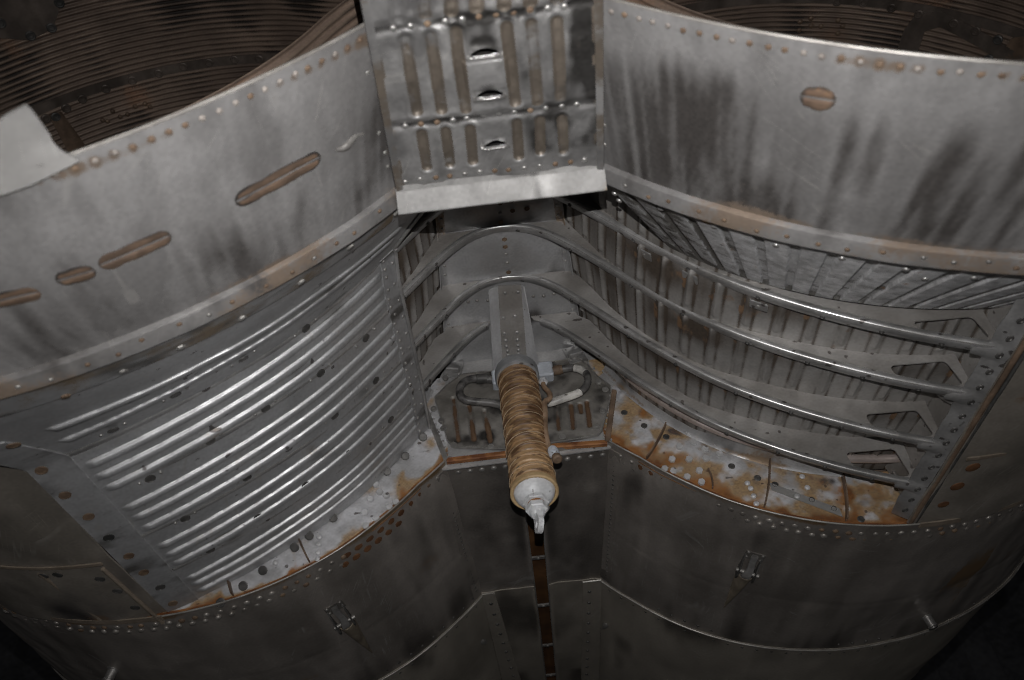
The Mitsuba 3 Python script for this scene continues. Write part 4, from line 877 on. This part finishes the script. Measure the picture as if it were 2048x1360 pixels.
# ================================================================== outer side skins beside the bays
for side, s in SIDE.items():
    ss = thing('side_skin', f'grimy outer side skin of the {side} nacelle beside the bay with rusty fasteners', 'skin panel', 'outer side skins')
    y = np.linspace(.60, 1.682, 120); th = np.linspace(86.6 if s > 0 else 87.6, 165, 150)
    TH, Y = np.meshgrid(th, y, indexing='ij')
    R = .850 + .016 * sm(87, 96, TH) + .02 * sm(1.2, .6, Y) * sm(95, 110, TH); P0 = cyl(s, TH, R, Y); n1 = nc(nz(P0.reshape(-1, 3), 5., 131).reshape(TH.shape)); n2 = nc(nz(P0.reshape(-1, 3), 14., 132).reshape(TH.shape))
    R = R + (n1 - .5) * .008
    part(ss, 'sheet', sheet(cyl(s, TH, R, Y), .004, np.stack([.45 * (n2 - .3) * sm(104, 88, TH), np.clip((.38 if s < 0 else .12) + .4 * (n1 - .5), 0, 1)], -1)), 'side_metal')
    def band_(y0, y1, t0, t1, lift=.004, m='side_strip'):
        t = np.linspace(0, 1, 40); P = np.stack([cyl(s, t0 + (t1 - t0) * t, .866 + lift, y0 + 0 * t), cyl(s, t0 + (t1 - t0) * t, .866 + lift, y1 + 0 * t)], 1)
        return part(ss, 'lapped_strip', sheet(P, .003), m)
    band_(1.392, 1.402, 88.5, 150); band_(1.662, 1.682, 88, 150)
    if s < 0:
        for a, b in (((205, 1140), (325, 1248)),):
            p, q = hit(*a, F_side := (lambda v: polar(v)[1] - .870)), hit(*b, F_side); part(ss, 'lengthwise_strip', tube(np.linspace(p, q, 12) + [0, 0, .003], .0045, 8, 0), 'side_strip', 60)
        p, q = hit(80, 1150, F_side), hit(200, 1240, F_side); part(ss, 'lengthwise_strip', tube(spline([p, (p + q) / 2 + [0, -.02, 0], q], 20) + [0, 0, .006], .008, 8, 0), 'side_strip', 60)
        for px in ((235, 1182), (270, 1215), (87, 1152), (115, 1150), (200, 1158)):
            p = hit(*px, F_side); piece(ss, 'screw', 'screw', screw, 'dark_steel', p, nrm(F_side, p), s=.009)
    else:
        F_side = lambda v: polar(v)[1] - .868
        for px, r_ in (((1915, 973), .012), ((1887, 1009), .010), ((1935, 1030), .014), ((2018, 929), .014), ((2030, 912), .008), ((1946, 935), .012)):
            p = hit(*px, F_side); piece(ss, 'fastener', 'flatr', lambda: lathe([(1.25, -.05), (1.2, .05), (.9, .14), (0, .17)], 16), 'bolt_rust_dark', p, nrm(F_side, p), s=r_)
metal('side_metal', (.18, .162, .138), (.35, .315, .275), soot=(.035, .033, .035), rust=((.12, .07, .04), (.22, .14, .08)), rough=.5, met=.45, sc=7, st=8, sty=3, streak=.5, scratch=.3)
metal('side_strip', (.16, .13, .10), (.28, .23, .18), rough=.55, met=.3, masked=False, sc=12)

# ================================================================== spring latches and drain stubs on the skins
def latch(px, tip, side, lab):
    p, q = hit(*px, F_skin), hit(*tip, F_skin); n = nrm(F_skin, p); d = q - p; L = np.linalg.norm(d); d /= L; n = n - d * (n @ d); n /= np.linalg.norm(n)
    la = thing('skin_latch', lab, 'latch', 'latches on the nacelle skins')
    B = basis(n, d)                                        # columns: across, along (towards the tip), out
    W = lambda v: (np.asarray(v) * [1.12, 1.06, 1.15]) @ B.T + p
    # tapering half-cone fairing that opens at its aft end
    u = np.linspace(0, 1, 24); a = np.linspace(0, np.pi, 18)
    P = np.stack([np.stack([.021 * (1 - t) * np.cos(a) + 0, .022 + (L - .02) * t + 0 * a, .024 * (1 - t) ** .8 * np.sin(a) + .001], -1) for t in u])
    v, f, uv = sheet(W(P), .0022); part(la, 'teardrop_fairing', (v, f), 'fairing_metal', 40)
    for sx in (-1, 1):                                     # side cheeks
        pg = Polygon([(-.055, 0), (-.050, .004), (-.015, .020), (.012, .027), (.030, .022), (.034, 0)]).buffer(.001)
        v, f = prism(pg, .003); part(la, 'cheek', (W(np.c_[v[:, 2] + sx * .0185, v[:, 0], v[:, 1]]), f), 'dark_steel', 30)
    arm = spline([[0, -.062, .006], [0, -.04, .010], [-.002, -.015, .016], [.001, .008, .022], [0, .022, .018]], 26)
    sec = np.array([(-.0065, -.004), (.0065, -.004), (.0075, 0), (.0065, .004), (-.0065, .004), (-.0075, 0), (-.0065, -.004)])
    wid = np.interp(np.linspace(0, 1, 26), [0, .6, .85, 1], [1.0, 1.15, 1.5, 1.1])
    P = np.stack([np.stack([arm[k, 0] + sec[:, 0] * wid[k], arm[k, 1] + 0 * sec[:, 0], arm[k, 2] + sec[:, 1]], -1) for k in range(26)])
    part(la, 'hook_arm', (W(grid(P)[0]), grid(P)[1]), 'bright_steel', 40)
    v, f = along([(0, -.026), (.0045, -.026), (.0045, .026), (0, .026)], np.array([0, 0, 0.]), np.array([1., 0, 0]), 14)
    part(la, 'pivot_pin', (W(v + [0, .002, .016]), f), 'dull_steel', 30)
    b = box(.044, .036, .002, (0, -.052, .001), .0005); k = part(la, 'mounting_pad', (W(b[0]), b[1]), 'skin_plain', 30)
    for x_, y_ in ((.016, -.045), (.016, -.066), (-.016, -.066), (-.016, -.045)): piece(k, 'rivet', 'dome', dome, 'dull_steel', W([x_, y_, .003]), n, s=.0036)
metal('fairing_metal', (.16, .135, .105), (.32, .27, .205), rough=.42, met=.5, masked=False, sc=30)
metal('skin_plain', (.09, .083, .075), (.17, .158, .145), rough=.5, met=.5, masked=False, sc=12)
latch((1497, 1132), (1449, 1212), 'right', 'dark hook latch with a tapering fairing on the right nacelle skin')
latch((684, 1232), (742, 1302), 'left', 'dark hook latch with a tapering fairing on the left nacelle skin')
for px, F, lab in (((1853, 1233), F_skin, 'short bright drain stub near the seam on the right nacelle'), ((227, 1338), F_skin, 'short bright drain stub low on the left nacelle')):
    p = hit(*px, F); n = nrm(F, p); st = thing('drain_stub', lab, 'drain pipe', 'drain stubs on the skins')
    v, f = lathe([(.017, -.004), (.017, .002), (.0125, .003), (.0125, .026), (.014, .027), (.014, .032), (.0095, .032), (.009, .005), (0, .005)], 24)
    part(st, 'pipe', (put(v, p, n), f), 'bright_steel', 35)

# ================================================================== hinge channel and hydraulic cylinder
ch = thing('hinge_channel', 'grey riveted channel bracket running down the bay ceiling to the cylinder', 'bracket')
def quad(a, b, c, d, n=12):
    u = np.linspace(0, 1, n)[:, None, None]; v = np.linspace(0, 1, n)[None, :, None]
    a, b, c, d = map(np.asarray, (a, b, c, d)); return (a * (1 - u) + b * u) * (1 - v) + (d * (1 - u) + c * u) * v
def cz(y): return np.interp(y, [1.385, 1.69], [1.432, 1.395])
A, B_, C_, D_ = [at(a, b, y=yv) for a, b, yv in ((996, 572, 1.40), (1042, 570, 1.40), (1056, 745, 1.675), (1006, 748, 1.675))]
k = part(ch, 'web_plate', sheet(quad(A, B_, C_, D_), .003), 'frame_web')
for (i0, i1), (w0, w1) in (((A, D_), ((978, 574), (986, 742))), ((B_, C_), ((1046, 568), (1078, 735)))):
    o0, o1 = at(*w0, y=1.392), at(*w1, y=1.668)
    side_ = quad(i0, o0 + [0, 0, -.012], o1 + [0, 0, -.030], i1)
    part(ch, 'side_flange', sheet(side_, .003), 'frame_paint_plain')
metal('frame_paint_plain', (.34, .34, .345), (.45, .45, .455), rough=.5, met=.2, masked=False, sc=12, speck=.08)
for q in ((1010, 585), (1036, 584), (1007, 633), (1030, 630), (1009, 664), (1034, 662), (1012, 678), (1035, 677), (1013, 690), (1036, 689), (1015, 700), (1037, 698), (1016, 708), (1037, 706)):
    t = (q[1] - 571) / (746 - 571); yv = 1.40 + .275 * t
    p = at(*q, y=yv); nn = np.cross(B_ - A, D_ - A); nn /= np.linalg.norm(nn); nn = nn if nn @ (EYE - p) > 0 else -nn
    p = p + nn * ((A - p) @ nn); piece(k, 'rivet', 'dome', dome, 'frame_paint', p, nn, s=.0050)
b = box(.052, .012, .040, bevel=.002); p = at(1029, 728, y=1.640)
part(ch, 'lug_frame', (put(b[0], p, (0, .3, 1)), b[1]), 'frame_web', 25)
b = box(.034, .010, .022, bevel=.001); part(ch, 'lug_window', (put(b[0], p + [0, -.004, -.004], (0, .3, 1)), b[1]), 'slot_dark', 25)

hc = thing('hydraulic_cylinder', 'tape wrapped brown hydraulic cylinder with a white eye end hanging between the nacelles', 'cylinder')
base = at(1034, 752, y=1.625); d = ray(1069, 985); end = EYE + d * (1.725 / (d @ FWD))
ax = (end - base); LC = np.linalg.norm(ax); ax = ax / LC
BX = basis(ax, (0, 0, 1)); W = lambda v: np.asarray(v) @ BX.T + base
ang = np.linspace(0, 2 * np.pi, 97); zz = np.linspace(0, LC, 260)
A_, Z_ = np.meshgrid(ang, zz, indexing='ij')
phase = (Z_ / .0178 + A_ / (2 * np.pi) * 1.0 + .10 * np.sin(A_ * 2)) % 1.0
n1 = nc(nz(np.c_[np.cos(A_).ravel() * .05, np.sin(A_).ravel() * .05, Z_.ravel()], 30., 141).reshape(A_.shape))
R = .0496 + .0032 * phase ** 1.5 + (n1 - .5) * .0016
R = R * (1 + .03 * sm(.9 * LC, LC, Z_)) 
P = np.stack([R * np.cos(A_), R * np.sin(A_), Z_], -1)
soot = np.clip(.85 * np.exp(-(np.minimum(phase, 1 - phase) / .07) ** 2) * .8 + .5 * n1 - .35 * sm(.6 * LC, LC, Z_) + .12, 0, 1)
part(hc, 'wrapped_barrel', (*grid(W(P)), np.stack([0 * R, soot], -1).reshape(-1, 2)), 'wrap_tape', label='brown resin tape wound round the barrel')
zs = np.linspace(.01, LC - .012, 700); aa = zs / .0356 * 2 * np.pi
for k in range(1):                                        # lacing cord
    rr = .0524 + .0012 * np.sin(aa * .37) + .0006 * np.sin(aa * 2.3)
    part(hc, 'lacing_cord', tube(W(np.stack([rr * np.cos(aa), rr * np.sin(aa), zs], -1)), .0008, 5, 0), 'cord', 60)
v, f = lathe([(.0535, 0), (.0545, .004), (.0545, .012), (.0515, .014), (.047, .012), (.047, .0)], 48); part(hc, 'end_ring', (W(v + [0, 0, LC - .010]), f), 'wrap_edge', 40)
v, f = lathe([(.0, -.02), (.058, -.02), (.0595, -.016), (.0595, .010), (.057, .014), (.050, .015)], 48); part(hc, 'base_collar', (W(v), f), 'collar_grey', 40)
metal('collar_grey', (.20, .205, .21), (.30, .305, .31), rough=.45, met=.3, masked=False, sc=25, speck=.15)
v, f = lathe([(.0475, LC - .012), (.0470, LC - .004), (.044, LC + .008), (.036, LC + .020), (.027, LC + .027), (.027, LC + .030), (.0, LC + .030)], 48); part(hc, 'end_cap', (W(v), f), 'white_paint', 30, label='white domed end cap')
def hexn(r, z0, z1):
    a = np.arange(7) * np.pi / 3; P = np.array([np.c_[np.cos(a) * q, np.sin(a) * q, np.full(7, z)] for q, z in ((0, z0), (r * .92, z0), (r, z0 + .002), (r, z1 - .002), (r * .9, z1), (0, z1))]).transpose(1, 0, 2); return grid(P)
v, f = hexn(.029, LC + .026, LC + .036); part(hc, 'lock_nut', (W(v), f), 'white_paint', 20)
v, f = lathe([(.019, LC + .034), (.019, LC + .044)], 30); part(hc, 'rod', (W(v), f), 'rust', 40)
v, f = hexn(.025, LC + .042, LC + .058); part(hc, 'gland_nut', (W(v), f), 'white_paint', 20)
v, f = lathe([(.017, LC + .056), (.017, LC + .066), (.012, LC + .072), (0, LC + .072)], 30); part(hc, 'eye_shank', (W(v), f), 'white_paint', 40)
eye = Point(0, 0).buffer(.019, 24).union(shapely.geometry.box(-.016, -.030, .016, 0)).difference(Point(0, .001).buffer(.0085, 20))
v, f = prism(eye, .012); v = np.c_[v[:, 2] - .006, v[:, 0], v[:, 1]]      # thin across, ring seen nearly edge-on
ca, sa = math.cos(math.radians(18)), math.sin(math.radians(18)); v = np.c_[v[:, 0] * ca - v[:, 1] * sa, v[:, 0] * sa + v[:, 1] * ca, v[:, 2]]
# turn so that the thin side faces the camera
cu = (EYE - end) - ax * ((EYE - end) @ ax); cu /= np.linalg.norm(cu); side_ = np.cross(ax, cu)
part(hc, 'eye_ring', ((v[:, [0]] * side_ + v[:, [1]] * cu + v[:, [2]] * ax) + base + ax * (LC + .095), f), 'white_paint', 30, label='white flat eye lug at the end')
q = base + ax * (LC + .046) - side_ * .024
part(hc, 'lock_wire', tube(np.stack([q, q + ax * .014 + cu * .004, q + ax * .022 + side_ * .014, q + ax * .024 + side_ * .026]), .0018, 6, 20), 'bright_steel', 60)
# manifold ears
for x0_, x1_, yv in ((985, 1012, 760), (1060, 1106, 745)):
    p, q = at(x0_, yv + 2, y=1.655), at(x1_, yv - 3, y=1.655); b = box(np.linalg.norm(q - p), .040, .046, bevel=.004)
    part(hc, 'manifold', (put(b[0], (p + q) / 2, (0, -.1, 1), np.cross((0, -.1, 1), (q - p) / np.linalg.norm(q - p))), b[1]), 'blue_grey_paint', 25)
pipe = [at(1086, 762, y=1.625), at(1091, 777, y=1.615), at(1100, 790, y=1.60), at(1099, 797, y=1.595), at(1091, 803, y=1.588), at(1089, 815, y=1.58), at(1090, 850, y=1.55), at(1094, 880, y=1.525), at(1104, 903, y=1.50)]
part(hc, 'side_pipe', tube(pipe, [.0065, .0065, .007, .0075, .0075, .0068, .0066, .0066, .0066], 12, 90), 'brown_wrap', 60)
metal('brown_wrap', (.16, .10, .06), (.34, .23, .15), rough=.6, met=0, masked=False, sc=45)
p = pipe[0]; v, f = hexn(.012, -.004, .010); part(hc, 'pipe_nut', (put(v, p, (pipe[1] - pipe[0])), f), 'white_paint', 20)
p = at(1106, 902, y=1.497); dd = at(1113, 918, y=1.485) - p; dd /= np.linalg.norm(dd)
v, f = lathe([(0, -.008), (.0105, -.008), (.0125, 0), (.0125, .016), (.010, .020), (.010, .026), (0, .026)], 20); part(hc, 'valve_body', (put(v, p, dd), f), 'blue_grey_paint', 35)
v, f = hexn(.012, .014, .020); part(hc, 'valve_nut', (put(v, p, dd), f), 'dull_steel', 20)
v, f = lathe([(0, .024), (.0095, .024), (.0115, .028), (.0115, .038), (.008, .041), (0, .041)], 20); part(hc, 'valve_cap', (put(v, p + np.array([.001, -.003, 0]), dd), f), 'bolt_rust', 35)

def hose(name_lab, px, yv, m, r):
    h_ = thing('hose', name_lab, 'hose', 'hoses of the hydraulic cylinder')
    pts = [at(a, b, y=yv + d) for (a, b), d in px]
    part(h_, 'tube', tube(pts, r, 14, 120), m, 60); return h_, pts
h_, pts = hose('black flexible hose looped on the left of the cylinder', [((990, 760), 0), ((965, 757), -.004), ((935, 760), -.012), ((920, 776), -.018), ((924, 795), -.018), ((950, 803), -.012), ((985, 806), -.004), ((1004, 812), .008)], 1.655, 'hose_rubber', .0105)
v, f = lathe([(0, -.012), (.0135, -.012), (.0135, .016), (.012, .018), (0, .018)], 18); part(h_, 'ferrule', (put(v, pts[1], pts[2] - pts[1]), f), 'dark_steel', 35)
h_, pts = hose('dark hose with white wrapped ends looped on the right of the cylinder', [((1098, 743), 0), ((1125, 738), -.006), ((1155, 737), -.012), ((1174, 750), -.018), ((1172, 772), -.02), ((1158, 785), -.02), ((1130, 796), -.014), ((1102, 805), -.006), ((1085, 808), .004)], 1.652, 'hose_rubber', .0098)
part(h_, 'white_wrap', tube(spline(pts, 100)[62:94], .0108, 14, 0), 'hose_white', 60, label='white tape on the lower hose end')
part(h_, 'white_wrap', tube(spline(pts, 100)[24:38], .0104, 14, 0), 'hose_white', 60, label='white tape on the upper hose end')
v, f = lathe([(0, -.016), (.013, -.016), (.0135, .004), (.012, .005), (.012, .012), (0, .012)], 18); part(h_, 'ferrule', (put(v, (pts[0] * .3 + pts[1] * .7), pts[1] - pts[0]), f), 'bolt_rust', 35)
